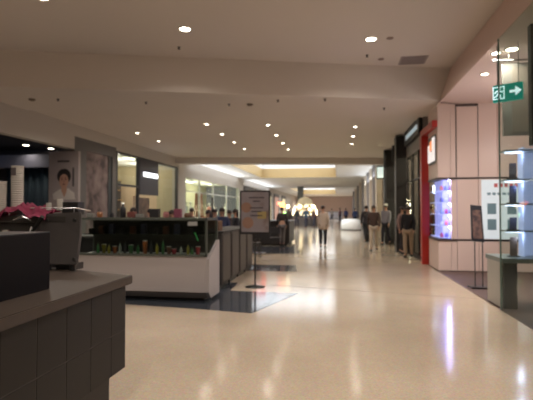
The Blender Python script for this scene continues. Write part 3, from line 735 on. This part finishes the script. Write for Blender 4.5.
b = nb(); cyl(b, (-.17, -.037, 1.55), (-.17, -.0345, 1.55), .10, seg=24); cyl(b, (-.14, -.037, 1.25), (-.14, -.0345, 1.25), .11, seg=24); obj('food_picture', b, M('print_orange', (.30, .17, .12), .6), ps)

# ================================================================== LEFT SHOPS
# portrait poster panel
pl = atY(50, 152, 12.9); pr_ = atY(79, 210, 12.9)
t = thing('portrait_poster', 'large pale poster of a dark haired woman in white shirt at the left', 'poster', (pl.x, 12.85, 0))
PW = pr_.x - pl.x; PT = pl.z
b = nb(); box(b, 0, PW, 0, .12, .0, PT, bev=.01); obj('panel', b, M('poster_mauve', (.36, .31, .30), .6), t)
cx = PW * .52; hz = atY(66, 181, 12.9).z; s_ = 12.9 / 450 * 1.02
def disc(bm, c, rx, rz, y, th=.006, seg=28):
    pts = [(c[0] + rx * math.cos(6.2832 * k / seg), y, c[1] + rz * math.sin(6.2832 * k / seg)) for k in range(seg)]
    prism(bm, pts, (0, -th, 0))
b = nb(); disc(b, (cx, hz + 5 * s_), 8 * s_, 8 * s_, -.001); obj('hair', b, M('print_hair', (.018, .013, .012), .6), t)
b = nb(); prism(b, [(cx - 12 * s_, -.001, hz - 20 * s_), (cx - 13 * s_, -.001, hz - 14 * s_), (cx - 5 * s_, -.001, hz - 9 * s_), (cx + 5 * s_, -.001, hz - 8 * s_), (cx + 12 * s_, -.001, hz - 13 * s_), (cx + 13 * s_, -.001, hz - 20 * s_)], (0, -.008, 0)); obj('shirt', b, M('print_shirt', (.62, .57, .53), .6), t)
b = nb(); disc(b, (cx, hz), 5.2 * s_, 7.4 * s_, -.002, .008); prism(b, [(cx - 2.6 * s_, -.002, hz - 4 * s_), (cx + 2.6 * s_, -.002, hz - 4 * s_), (cx + 3.6 * s_, -.002, hz - 10 * s_), (cx + .6 * s_, -.002, hz - 18 * s_), (cx - 3.0 * s_, -.002, hz - 10 * s_)], (0, -.009, 0)); obj('face', b, M('print_skin', (.48, .28, .20), .6), t)
b = nb()
for sx in (-2.1, 2.1): disc(b, (cx + sx * s_, hz + 1.3 * s_), 1.1 * s_, .5 * s_, -.011, .002); disc(b, (cx + sx * s_, hz + 2.9 * s_), 1.5 * s_, .3 * s_, -.011, .002)
disc(b, (cx, hz - 3.6 * s_), 1.6 * s_, .55 * s_, -.011, .002); box(b, cx - .25 * s_, cx + .25 * s_, -.013, -.011, hz - 1.8 * s_, hz + .5 * s_)
obj('features', b, M('print_features', (.09, .03, .03), .6), t)
b = nb(); box(b, PW * .80, PW * .86, -.006, -.001, hz - 6 * s_, hz + 14 * s_); box(b, PW * .3, PW * .7, -.006, -.001, hz + 20 * s_, hz + 22 * s_); obj('lettering', b, M('print_lettering', (.07, .06, .065), .6), t)
# dark frame pillar with floral poster
t = thing('poster_pillar', 'grey shopfront pillar framing a faded pink floral poster', 'pillar', (XL, 13.0, 0))
b = nb(); box(b, -.45, -.06, 0, 2.7, 0, 3.83, bev=.01); box(b, -.06, .0, 0, .68, 0, 3.83); box(b, -.06, .0, 2.42, 2.7, 0, 3.83); box(b, -.06, 0, .68, 2.42, 3.45, 3.83); box(b, -.06, 0, .68, 2.42, 0, .5)
obj('frame', b, GREYF, t)
b = nb(); box(b, -.055, -.04, .70, 2.15, .5, 3.45); obj('poster', b, ramp_mat('floral_print', [(.35, (.05, .035, .035)), (.5, (.16, .11, .11)), (.65, (.23, .18, .17))], 2.4, detail=6), t)
b = nb(); box(b, -.05, -.03, 2.17, 2.4, .5, 3.45); obj('side_strip', b, M('strip_dark', (.03, .035, .04), .3), t)
# dark shop interior: bulkhead band and curtain
b = nb(); box(b, -12.9, -8.6, 14.3, 14.6, 3.0, 3.45); struct('trim_9', b, M('blue_grey_band', (.12, .12, .15), .6), 'blue grey bulkhead inside the dark shop')
t = thing('curtain', 'dark teal pleated curtain in the dark shop behind the paper cups', 'curtain', (-9.4, 14.5, 0))
b = nb(); pts = []
for k in range(61): pts.append((-2.4 + 2.6 * k / 60, .05 * math.sin(k * 1.05)))
vs0 = [b.verts.new((x, y, .05)) for x, y in pts]; vs1 = [b.verts.new((x, y, 3.0)) for x, y in pts]
for k in range(60): b.faces.new((vs0[k], vs0[k + 1], vs1[k + 1], vs1[k]))
bmesh.ops.solidify(b, geom=b.faces[:], thickness=.01)
obj('fabric', b, M('teal_curtain', (.035, .055, .07), .9), t, True)
b = nb(); cyl(b, (-2.45, 0, 2.99), (.25, 0, 2.99), .02); obj('curtain_rail', b, BLACK, t)
b = nb(); box(b, -12.9, -12.2, 9, 13.5, 3.25, 3.745); o = obj('light_trough', b, M('dim_blue_light', (.3, .35, .45), .5, emit=.25, ecol=(.6, .7, 1))); tag(o, 'dim bluish ceiling light trough in the dark shop', 'light')
b = nb(); box(b, -8.9, XL - .46, 15.3, 15.5, 0, 4.2); box(b, -13, -8.9, 15.3, 15.5, 0, 4.2); struct('wall_left', b, M('shop_side_wall', (.07, .065, .07), .8), 'partition between the dark shop and the glazed shop')

# glazed shop 15.75..22.2
def Yon(px): return atX(px, 180, XL).y
g0, g1, g2, g3 = 15.75, Yon(139), Yon(158), 22.2
wn = struct('window_5', box(nb(), XL - .06, XL - .05, g0, g1, 2.5, 3.66), GLASS, 'upper pane of the glazed left shopfront')
wn6 = struct('window_6', box(nb(), XL - .06, XL - .05, g2, g3, .1, 3.66), GLASS, 'tall far pane of the glazed left shopfront')
FR = M('navy_frame', (.03, .03, .035), .4)
b = nb(); box(b, XL - .12, XL, g0, g3, 3.64, 3.72); box(b, XL - .12, XL, g0 - .04, g0 + .06, 0, 3.7); box(b, XL - .12, XL, g1 - .05, g1 + .03, 0, 3.7); box(b, XL - .12, XL, g0, g1, 2.42, 2.5); box(b, XL - .12, XL, g3 - .08, g3 + .05, 0, 3.7)
obj('window_frame', b, FR, wn)
t = thing('shop_sign_panel', 'tall navy panel with a glowing white sign on the left shopfront', 'sign', (XL, g1, 0))
b = nb(); box(b, -.12, .02, .03, g2 - g1, 2.15, 3.64); obj('panel', b, M('navy_panel', (.035, .03, .05), .4), t)
sa = atX(143, 172, XL); sb_ = atX(157, 174, XL)
b = nb(); yA = sa.y - g1; yB = sb_.y - g1
nL = 6
for k in range(nL):
    w_ = (yB - yA) / nL; box(b, .02, .05, yA + k * w_ + .01, yA + (k + 1) * w_ - .01, 2.93, 3.12)
obj('lettering', b, M('cool_white_glow', (.95, .97, 1), .4, emit=1.3, ecol=(.9, .95, 1)), t)
t = thing('shop_banner', 'tall cream and brown banner inside the open left shop doorway', 'banner', (XL - .5, g1 + .5, 0))
b = nb(); box(b, -.03, .0, 0, .35, 0, 2.12, bev=.004); obj('cream_board', b, M('cream_board_paint', (.65, .52, .38), .6), t)
b = nb(); box(b, -.03, .0, .38, 1.7, 0, 2.05, bev=.004); obj('printed_board', b, ramp_mat('brown_board_print', [(.3, (.08, .05, .05)), (.6, (.25, .15, .12))], 3), t)
# interior
b = nb(); box(b, -11.6, -11.5, 15.6, 22.4, 0, 3.9); struct('wall_left', b, M('cream_wall', (.55, .47, .33), .8), 'cream rear wall of the glazed left shop')
b = nb(); box(b, -11.6, XL - .25, 22.3, 22.4, 0, 3.9); struct('wall_left', b, MATS['cream_wall'], 'cream end wall of the glazed left shop')
b = nb(); box(b, -11.6, XL - .25, 15.5, 22.4, 3.8, 3.9); struct('ceiling', b, CEILFAR, 'ceiling of the glazed left shop')
for i, (px, py) in enumerate(((118, 151), (127, 154), (126, 157), (132, 158))):
    p_ = atZ(px, py + .8, 3.79); downlight(p_, f'shop downlight behind the upper left shopfront pane, {ORD[i]} from the left', 14, .12)
for y in (17, 19, 21): point((-10, y, 3.3), 17, (1, .86, .70))
t = thing('shop_shelving', 'gold lit shelving with goods inside the glazed left shop', 'shelf', (-11.5, 15.7, 0))
b = nb()
for k in range(8): box(b, 0, .4, .1 + k * .85, .13 + k * .85, 0, 3.0)
obj('uprights', b, GREYF, t)
for z in (.5, 1.0, 1.5, 2.0, 2.5, 3.0):
    b = nb(); box(b, 0, .42, .1, 6.1, z, z + .03); obj('shelf', b, M('gold_shelf', (.55, .38, .16), .5), t)
for k in range(12):
    b = nb(); h = .2 + .2 * random.random(); w_ = .2 + .2 * random.random(); box(b, -.12, .12, -w_ / 2, w_ / 2, 0, h, bev=.02)
    z = (1.03, 1.53, 2.03)[k % 3]
    o = obj('shelf_goods', b, (gK, gW, gB, M('teal_goods', (.1, .2, .22), .5))[k % 4]); o.location = (-11.27, 16.225 + (k // 3) * 1.7, z)
    tag(o, f'boxed goods on the gold shelving, {["lower", "middle", "upper"][k%3]} row, {ORD[k//3]} from the near end', 'box', 'goods on the gold shelving')

# far left bright shop 23.3..37
wn = struct('window_7', box(nb(), XL - .06, XL - .05, 23.4, 36.8, .3, 3.3), GLASS, 'long lit far left shop window')
b = nb()
for y in (23.4, 26, 29, 32.6, 36.8): box(b, XL - .1, XL, y - .05, y + .05, 0, 3.3)
box(b, XL - .1, XL, 23.4, 36.8, .2, .3); box(b, XL - .1, XL, 23.4, 36.8, 2.5, 2.56)
obj('window_frame', b, M('pale_frame2', (.5, .5, .46), .5), wn)
b = nb(); box(b, -11.5, -11.4, 23.3, 38, 0, 4.2); struct('wall_left', b, M('pale_green_cream', (.70, .66, .48), .8), 'pale lit rear wall of the far left shop')
b = nb(); box(b, -11.5, XL - .25, 22.4, 38, 3.5, 3.6); struct('ceiling', b, CEILFAR, 'ceiling of the far left shop')
for y in (25, 28, 31, 34): point((-9.9, y, 3.0), 34, (1, .9, .68))
t = thing('ceiling_light_strip', 'long white light strip high inside the far left shop', 'light', (-9.6, 26.2, 3.3))
b = nb(); box(b, -.15, .15, -2.4, 2.4, .05, .12); obj('housing', b, WALLW, t)
b = nb(); box(b, -.12, .12, -2.35, 2.35, .0, .05); obj('tube_light', b, M('white_strip', (1, 1, .95), .4, emit=1.2, ecol=(1, .97, .88)), t)
for i, px in enumerate((196.5, 201.5)):
    p_ = atX(px, 200, -8.6)
    t = thing('brown_drape', f'gathered rust brown drape in the far left shop window, {["left", "right"][i]} of the pair', 'drape', (-8.6, p_.y, 0))
    obj('fabric', lathe(nb(), [(.33, .9), (.28, 1.3), (.20, 1.8), (.14, 2.3), (.10, 2.55)], seg=20, sx=.5), M('rust_fabric', (.28, .11, .06), .8, var=.2), t, True)
    b = nb(); cyl(b, (0, 0, 0), (0, 0, .95), .03); obj('stand', b, BLACK, t)
for i, (px, h, c, nm) in enumerate(((185.5, 1.7, (.6, .6, .58), 'white'), (190.5, 1.75, (.62, .6, .55), 'ivory'), (209, 1.65, (.42, .12, .10), 'red patterned'), (225, 1.6, (.6, .55, .48), 'cream'))):
    p_ = atX(px, 200, -8.8)
    t = thing('shop_mannequin', f'{nm} dressed mannequin in the far left shop window', 'mannequin', (-8.8, p_.y, .3))
    obj('dress', lathe(nb(), [(.30, .25), (.22, .7), (.13, 1.0), (.19, 1.25), (.17, 1.38), (.05, 1.45)], seg=18, sx=.7), M('dress_' + nm.replace(' ', '_'), c, .8), t, True)
    b = nb(); cyl(b, (0, 0, 1.43), (0, 0, 1.52), .045, .04); ball(b, (0, 0, 1.60), .08, .09, .11); cyl(b, (-.03, 0, 0), (-.03, 0, .4), .04); obj('mannequin_body', b, OFFW, t, True)
    b = nb(); box(b, -.3, .3, -.3, .3, -.3, 0, bev=.01); obj('plinth', b, WALLW, t)

# ================================================================== MIDDLE DISTANCE
# dark kiosk by the corridor, lights over it
t = thing('snack_kiosk', 'dark low kiosk counter with lit signs beyond the menu stand', 'kiosk', (-3.2, 18.9, 0))
b = nb(); box(b, -2.4, 1.15, 0, 2.2, .08, 1.0, bev=.02); obj('counter', b, M('kiosk_dark', (.03, .026, .026), .4), t)
b = nb(); box(b, -2.45, 1.2, -.05, 2.25, 1.0, 1.04, bev=.008); obj('worktop', b, DARK, t)
b = nb(); box(b, -2.3, 1.05, .1, 2.1, 0, .08); obj('plinth', b, BLACK, t)
for x, y in ((-2.3, .2), (-.28, .2)): obj('post', box(nb(), x, x + .06, y, y + .06, 1.04, 2.05), DARK, t)
b = nb(); box(b, -.42, .12, .12, .2, 1.42, 2.12, bev=.01); obj('red_sign_board', b, M('red_sign_glow', (.7, .05, .03), .4, emit=.55, ecol=(1, .08, .04)), t, label='glowing red sign board')
b = nb(); box(b, -.26, -.1, .10, .12, 1.5, 1.95); obj('red_sign_lettering', b, M('pinkwhite_glow', (.9, .7, .7), .4, emit=1.2, ecol=(1, .7, .7)), t)
for i, (px, py, c, nm, r_) in enumerate(((282.5, 205, (1, .35, .06), 'orange', .10), (288, 206.5, (1, .8, .45), 'warm white', .07), (284.5, 214.5, (.35, 1, .2), 'green', .08), (279, 203.5, (1, .15, .08), 'red', .06))):
    p_ = atY(px, py, 19.2)
    l = thing('kiosk_lamp', f'small glowing {nm} lamp over the dark low kiosk', 'lamp', p_)
    b = nb(); ball(b, (0, 0, 0), r_, r_, r_ * 1.2, seg=14); obj('bulb', b, M('bulb_' + nm.replace(' ', '_'), c, .4, emit=3.5, ecol=c), l, True)
    b = nb(); cyl(b, (0, 0, -(p_.z - 1.04)), (0, 0, -r_ * .9), .014); obj('stem', b, BLACK, l)
# cafe tables and chairs right by
def cafe_chair(x, y, rz, label):
    t = thing('cafe_chair', label, 'chair', (x, y, 0), rz, 'dark chairs by the kiosks')
    b = nb(); box(b, -.2, .2, -.2, .2, .44, .47, bev=.01); obj('seat', b, DARK, t)
    b = nb(); box(b, -.2, .2, .17, .2, .6, .85, bev=.01); obj('backrest', b, DARK, t)
    for sx in (-1, 1):
        for sy in (-1, 1):
            b = nb(); cyl(b, (sx * .18, sy * .18, 0), (sx * .17, sy * .185, .44 if sy < 0 else .84), .014, seg=8); obj('leg', b, BLACK, t)
cafe_chair(-2.65, 14.1, R(200), 'dark cafe chair in front of the low kiosk, nearer the camera')
cafe_chair(-2.35, 16.9, R(20), 'dark cafe chair in front of the low kiosk, farther from the camera')
t = thing('cafe_table', 'dark round cafe table between the two dark chairs', 'table', (-2.75, 15.5, 0))
obj('tabletop', lathe(nb(), [(.38, .72), (.38, .75), (.001, .75)], seg=24), DARK, t); b = nb(); cyl(b, (0, 0, .02), (0, 0, .72), .03); obj('column', b, BLACK, t); obj('base', lathe(nb(), [(.25, 0), (.24, .02), (.03, .04)], seg=20), BLACK, t)

# lit dome decoration
dc = atY(305, 215, 44)
t = thing('lit_dome', 'large golden lit dome decoration far down the mall', 'christmas decoration', (dc.x, 44, 0))
Rr = 1.22
b = nb(); lathe(b, [(1.25, 0), (1.25, .95), (1.18, 1.0)], seg=32); obj('plinth', b, M('dome_plinth', (.16, .14, .14), .6), t)
b = nb()
for k in range(12):
    a = math.pi * 2 * k / 12
    tube(b, [(Rr * math.cos(a) * math.cos(q), Rr * math.sin(a) * math.cos(q), 1.0 + Rr * 1.12 * math.sin(q)) for q in [i * math.pi / 2 / 8 for i in range(9)]], .03, 6)
for q in (.1, .45, .8, 1.15):
    tube(b, [(Rr * math.cos(2 * math.pi * i / 24) * math.cos(q), Rr * math.sin(2 * math.pi * i / 24) * math.cos(q), 1.0 + Rr * 1.12 * math.sin(q)) for i in range(25)], .03, 6)
obj('ribs', b, M('gold_rib', (.6, .42, .18), .4, .5), t)
b = nb()
for k in range(420):
    q = math.asin(random.random()); a = random.random() * 6.283
    ball(b, (Rr * math.cos(a) * math.cos(q), Rr * math.sin(a) * math.cos(q), 1.0 + Rr * 1.12 * math.sin(q)), .035, seg=6)
o = obj('fairy_lights', b, M('dome_glow', (1, .85, .55), .4, emit=4, ecol=(1, .86, .58)), t); o['kind'] = 'stuff'
b = nb(); lathe(b, [(.9, 0), (.9, .9), (.6, 1.6), (.001, 1.9)], (0, 0, .95), seg=20); obj('inner_cone', b, M('dome_core', (.5, .40, .25), .7, emit=.12, ecol=(1, .85, .55)), t, True)
# central column far
cc = atY(300.5, 200, 52)
b = nb(); box(b, -.32, .32, -.32, .32, 0, 4.2, bev=.02); box(b, -.4, .4, -.4, .4, 0, .25); box(b, -.36, .36, -.36, .36, 4.05, 4.2)
o = obj('ceiling_column', b, M('column_grey', (.16, .18, .18), .6)); o.location = (cc.x, 52, 0); tag(o, 'grey square column rising to the ceiling behind the lit dome', 'column')
# far kiosks & white counter
wc = atZ(351, 230)
t = thing('white_counter', 'bright white rounded counter far down the mall', 'counter', (wc.x, wc.y, 0))
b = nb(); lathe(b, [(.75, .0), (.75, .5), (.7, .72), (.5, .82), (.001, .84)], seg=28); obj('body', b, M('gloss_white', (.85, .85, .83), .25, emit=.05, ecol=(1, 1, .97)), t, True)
b = nb(); lathe(b, [(.78, 0), (.78, .06), (.751, .07)], seg=28); obj('base_ring', b, STEEL, t)
for i, (px, py, w_, h, c, nm) in enumerate(((290, 224.5, 2.2, 1.1, (.05, .06, .07), 'dark'), (312, 224, 2.6, 1.3, (.12, .16, .22), 'blue grey'), (335, 219, 2.5, 1.2, (.28, .25, .26), 'grey'))):
    p_ = atZ(px, py)
    t = thing('island_stall', f'{nm} island stall far down the mall', 'stall', (p_.x, p_.y, 0))
    b = nb(); box(b, -w_ / 2, w_ / 2, 0, 1.5, .06, h, bev=.03); obj('body', b, M('stall_' + nm.replace(' ', '_'), c, .6), t)
    b = nb(); box(b, -w_ / 2 - .06, w_ / 2 + .06, -.06, 1.56, h, h + .05, bev=.01); obj('counter_top', b, DARK, t)
    b = nb(); box(b, -w_ / 2 + .06, w_ / 2 - .06, .06, 1.44, 0, .06); obj('plinth', b, BLACK, t)
# far side shop fronts left
for i, y in enumerate((38.5, 44, 50, 57, 65)):
    t = thing('far_shopfront', f'distant lit shopfront on the left side, {ORD[i]} past the far left window', 'shopfront', (XL + .01, y, 0))
    b = nb(); box(b, 0, .06, 0, 4.4, 0, 3.2); obj('glazed_front', b, M('far_glow_%d' % (i % 2), ((.6, .5, .32), (.35, .2, .15))[i % 2], .5, emit=.35), t)
    b = nb(); box(b, 0, .12, -.1, 0, 0, 3.3); box(b, 0, .12, 4.4, 4.5, 0, 3.3); box(b, 0, .12, -.1, 4.5, 3.2, 3.6); obj('surround', b, GREYF, t)

# ================================================================== PEOPLE
def skin_mesh(name, verts, edges, radii, sub=2, root=0):
    me = bpy.data.meshes.new('tmp'); me.from_pydata([tuple(v) for v in verts], edges, []); me.update()
    o = bpy.data.objects.new('tmp', me); COL.objects.link(o)
    o.modifiers.new('s', 'SKIN'); sm = o.modifiers.new('u', 'SUBSURF'); sm.levels = sub
    for i, r_ in enumerate(radii):
        rr = r_ if isinstance(r_, tuple) else (r_, r_)
        me.skin_vertices[0].data[i].radius = rr
        me.skin_vertices[0].data[i].use_root = (i == root)
    dg = bpy.context.evaluated_depsgraph_get(); dg.update()
    nm = bpy.data.meshes.new_from_object(o.evaluated_get(dg))
    bpy.data.objects.remove(o); bpy.data.meshes.remove(me)
    bm = bmesh.new(); bm.from_mesh(nm); bpy.data.meshes.remove(nm)
    return bm
def person(loc, rz, label, h=1.7, coat=(.3, .25, .2), trou=(.03, .03, .04), hair=(.03, .02, .02), stride=.18, coatlen=.78, arm=(0, 0), bag=None, longhair=False, cap=None, sit=False, bulk=1.0):
    k = h / 1.72
    t = thing('person', label, 'person', loc, rz)
    V, E_, RR = [], [], []
    def v(p, r_, par=None):
        V.append(Vector(p) * k); RR.append((r_[0] * k, r_[1] * k) if isinstance(r_, tuple) else r_ * k)
        if par is not None: E_.append((par, len(V) - 1))
        return len(V) - 1
    dz = -.43 if sit else 0
    pel = v((0, 0, .95 + dz), (.135, .10)); wa = v((0, .005, 1.10 + dz), (.12, .09), pel); ch = v((0, 0, 1.30 + dz), (.15, .10), wa)
    nk = v((0, .0, 1.45 + dz), .06, ch); n2 = v((0, .01, 1.53 + dz), .05, nk); hd = v((0, .025, 1.60 + dz), (.074, .085), n2); h2 = v((0, .02, 1.665 + dz), (.062, .075), hd)
    joints = {}
    for s in (-1, 1):
        st = stride * s
        hip = v((s * .09, 0, .88 + dz), .085, pel)
        if sit:
            kn = v((s * .11, .42, .50), .06, hip); an = v((s * .11, .42, .09), .04, kn); to = v((s * .11, .55, .035), .035, an)
        else:
            kn = v((s * .09, st * .5 + .03, .49), .058, hip); an = v((s * .085, st * 1.0 - .02, .10 if st > -.05 else .13), .038, kn); to = v((s * .09, st * 1.0 + .13, .035), .035, an)
        joints[s] = (hip, kn, an)
        sh = v((s * .165, 0, 1.40 + dz), .052, ch)
        a = arm[0 if s < 0 else 1]
        el = v((s * .21, -.02 - st * .4 + a * .10, 1.13 + dz + a * .02), .040, sh)
        wr = v((s * .20, .05 - st * .6 + a * .30, .90 + dz + a * .20), .027, el)
        pm = v((s * .195, .06 - st * .65 + a * .37, .84 + dz + a * .20), .032, wr)
        joints[s] += (sh, el, wr, pm)
    bm = skin_mesh('body', V, E_, RR, 2)
    # fingers and thumb
    for s in (-1, 1):
        p = V[joints[s][6]]
        for q in range(4):
            L = (.07, .08, .075, .06)[q]; y0 = (-.026 + q * .017)
            a_ = p + Vector((0, y0, -.015)) * k; b_ = a_ + Vector((-s * .006, .0, -L * .55)) * k; c_ = b_ + Vector((-s * .018, .0, -L * .45)) * k
            cyl(bm, a_, b_, .009 * k, seg=6); cyl(bm, b_, c_, .009 * k, .007 * k, seg=6)
        a_ = p + Vector((0, .028, .01)) * k; cyl(bm, a_, a_ + Vector((-s * .01, .03, -.035)) * k, .010 * k, .008 * k, seg=6)
    hc = V[5]
    ball(bm, hc + Vector((0, .085, -.005)) * k, .013 * k, .02 * k, .02 * k, 8)                # nose
    for s in (-1, 1): ball(bm, hc + Vector((s * .075, 0, 0)) * k, .012 * k, .02 * k, .03 * k, 8)  # ears
    bd = obj('body', bm, SKIN, t, True)
    b = nb()
    for s in (-1, 1): ball(b, hc + Vector((s * .03, .078, .02)) * k, .011 * k, seg=8)
    ball(b, hc + Vector((0, .080, -.04)) * k, .022 * k, .008 * k, .006 * k, 8)
    obj('face_features', b, M('eye_dark', (.06, .02, .02), .4), t)
    # hair
    b = nb(); ball(b, hc + Vector((0, -.012, .045)) * k, .088 * k, .098 * k, .085 * k, 18)
    if longhair: ball(b, hc + Vector((0, -.055, -.05)) * k, .085 * k, .05 * k, .13 * k, 14)
    obj('hair', b, M('hair_%d' % int(hair[0] * 100), hair, .7), t, True)
    if cap:
        b = nb(); lathe(b, [(.096 * k, .05 * k), (.095 * k, .09 * k), (.06 * k, .14 * k), (.001, .15 * k)], hc, seg=18); obj('cap', b, M('cap_white', cap, .7), t, True)
    # coat: torso shell + sleeves in one surface
    cm = M('coat_%d_%d_%d' % tuple(int(c * 100) for c in coat), coat, .85, var=.12, scale=8)
    CV, CE, CR = [], [], []
    def c(p, r_, par=None):
        CV.append(p.copy()); CR.append((r_[0] * k, r_[1] * k) if isinstance(r_, tuple) else r_ * k)
        if par is not None: CE.append((par, len(CV) - 1))
        return len(CV) - 1
    ch_ = c(V[2], (.165 * (1 + bulk) / 2, .125)); wa_ = c(V[1], (.148 * bulk, .122 * bulk), ch_); pe_ = c(V[0], (.17 * bulk, .14 * bulk), wa_)
    if not sit: hm = c(Vector((0, 0, coatlen * k + dz)), (.178 * bulk, .155 * bulk), pe_)
    c(V[3] + Vector((0, 0, -.02)), .075, ch_)
    for s in (-1, 1):
        j = joints[s]; s1 = c(V[j[3]], .068, ch_); s2 = c(V[j[4]], .054, s1); c(V[j[5]], .043, s2)
    obj('coat', skin_mesh('coat', CV, CE, CR, 2), cm, t, True)
    tm = M('trousers_%d_%d_%d' % tuple(int(q * 100) for q in trou), trou, .85)
    CV, CE, CR = [], [], []
    pp = c(V[0] + Vector((0, 0, -.02)), (.15, .115))
    for s in (-1, 1):
        j = joints[s]; s1 = c(V[j[0]], .098, pp); s2 = c(V[j[1]], .073, s1); c(V[j[2]] + Vector((0, 0, .01)), .056, s2)
    obj('trousers', skin_mesh('trousers', CV, CE, CR, 2), tm, t, True)
    for s in (-1, 1):
        j = joints[s]; a_ = V[j[2]]; b = nb(); ball(b, (a_.x, a_.y + .055 * k, max(.045, a_.z - .06) * 1.0), .05 * k, .135 * k, .044, 12)
        obj('shoe', b, M('shoe_dark', (.02, .018, .018), .5), t, True)
    if bag:
        j = joints[bag[0]]; p = V[j[6]]
        g = thing('handbag', bag[2], 'bag', Vector(loc) + Matrix.Rotation(rz, 3, 'Z') @ (p + Vector((bag[0] * .04, 0, -.46))), rz)
        b = nb(); prism(b, [(-.07, -.17, 0), (.07, -.17, 0), (.05, -.14, .30), (-.05, -.14, .30)], (0, .33, 0)); bmesh.ops.bevel(b, geom=b.edges[:], offset=.02, segments=2, affect='EDGES'); obj('body', b, M('bag_%d' % int(bag[1][0] * 100), bag[1], .6), g)
        b = nb(); tube(b, [(0, -.11, .29), (0, -.05, .42), (0, .05, .42), (0, .13, .29)], .010); obj('handle', b, BLACK, g)
    return t
G = atZ
def at(px, py): p = atZ(px, py); return (p.x, p.y, 0)
person(at(323, 248), R(0), 'person in a long grey beige coat and dark trousers walking away, mid corridor', 1.68, (.46, .37, .31), (.02, .02, .03), stride=.10, coatlen=.70, bulk=1.35)
person(at(374, 251), R(170), 'person in dark brown jacket and cream trousers carrying a black bag', 1.68, (.06, .035, .03), (.50, .42, .33), longhair=True, coatlen=.86, stride=.2, bag=(1, (.015, .015, .015), 'large black bag held by the person in cream trousers'))
person(at(386, 245), R(150), 'person in grey shirt and pale cap walking beside the cream trousers', 1.75, (.20, .19, .22), (.02, .02, .03), cap=(.6, .6, .55), coatlen=.9)
person(at(366.5, 243), R(10), 'person in dark clothes just left of the cream trousers', 1.7, (.04, .035, .045), (.03, .03, .04), coatlen=.85)
person((2.12, 15.9, 0), R(-120), 'person in dusty pink top and dark skirt trousers by the black pillar', 1.62, (.26, .17, .17), (.03, .025, .03), coatlen=.9, longhair=True, stride=.08)
person((2.17, 14.75, 0), R(160), 'person in black jacket and beige trousers beside the black pillar', 1.62, (.012, .012, .016), (.36, .27, .19), coatlen=.92, stride=.1)
person((3.1, 15.6, 0), R(90), 'person in brown jacket inside the shop past the red portal', 1.65, (.12, .06, .05), (.04, .03, .03), coatlen=.9, stride=.05)
person(at(282, 246), R(20), 'person in dark top and greyish trousers standing at the low kiosk', 1.62, (.03, .022, .025), (.14, .12, .12), coatlen=.95, stride=.05)
far = [(355, 227, (.03, .05, .14), 'navy jacket, right of the white counter'), (346, 224, (.10, .12, .30), 'blue top, left of the white counter'), (340, 223, (.25, .12, .18), 'mauve top, in the far corridor'), (332, 222, (.35, .3, .28), 'pale top, in the far corridor'), (297, 228, (.03, .03, .03), 'black coat in front of the lit dome'), (306, 229, (.04, .07, .10), 'dark teal coat in front of the lit dome'), (314, 228, (.12, .06, .05), 'brown coat right of the lit dome'), (360, 224, (.06, .06, .1), 'dark blue coat near the far right pilasters'), (289, 233, (.05, .03, .03), 'dark brown coat just left of the lit dome')]
for i, (px, py, c_, nm) in enumerate(far):
    person(at(px, py), R(40 * i), 'distant person in ' + nm, 1.66 + .03 * (i % 3), c_, (.04, .04, .06), stride=.12, coatlen=.85)
left = [(209, 11.8, (.05, .06, .10), 'dark slate coat at the back of the kiosk crowd, leftmost'), (215, 12.6, (.03, .03, .05), 'black coat in the kiosk crowd behind the display case end'), (222, 12.2, (.04, .05, .11), 'navy coat in the middle of the kiosk crowd'), (229, 13.0, (.06, .045, .05), 'brown black coat in the kiosk crowd'), (236, 12.4, (.03, .03, .04), 'dark coat half hidden by the menu sign'), (192, 13.5, (.22, .16, .13), 'tan jacket behind the brown box'), (172, 10.6, (.30, .12, .12), 'rose red top behind the display case'), (150, 11.2, (.03, .03, .03), 'black top behind the square black dispenser'), (134, 10.4, (.25, .07, .06), 'dull red top behind the red tin')]
for i, (px, y, c_, nm) in enumerate(left):
    p_ = atY(px, 210, y)
    person((p_.x, y, 0), R(180 + 35 * (i % 4) - 60), 'person in ' + nm, 1.50 + .03 * (i % 3), c_, (.03, .03, .04), stride=.04, coatlen=.9, longhair=i % 2 == 0)

# ================================================================== LIGHT
wd = bpy.data.worlds.new('world'); S.world = wd; wd.use_nodes = True
wd.node_tree.nodes['Background'].inputs[0].default_value = (.5, .45, .4, 1)
wd.node_tree.nodes['Background'].inputs[1].default_value = .15
# added uplights, no fittings modelled, that brighten the white far ceiling
area((-7.9, 30, 3.5), .2, 12, 32, (.9, .95, 1), (0, R(180 + 35), 0))
area((2.1, 31, 3.5), .2, 12, 26, (.9, .95, 1), (0, R(180 - 35), 0))
area((-7.9, 46, 3.5), .2, 14, 45, (.9, .95, 1), (0, R(180 + 35), 0))
point((4.4, 9.5, 3.1), 18, (1, .88, .80), .3)  # added fill point that brightens the peach shop wall
point((3.2, 9.3, 3.1), 5, (1, .88, .80), .3)  # weaker unseen fill point, added for the same peach wall
spot((-6.6, 11.4, 4.1), 70)  # added spot with no fitting, brightens the portrait poster
# unseen fill spots added to brighten the far mall and its end wall
for x, y, p_ in ((1.0, 26, 25), (-3, 47, 170), (-3, 80, 400), (-6, 84, 400), (0, 84, 400)):
    spot((x, y, 4.1), p_)
S.view_settings.view_transform = 'Standard'
S.view_settings.look = 'None'
S.view_settings.gamma = 1
S.view_settings.use_curve_mapping = False
S.view_settings.exposure = 1.3
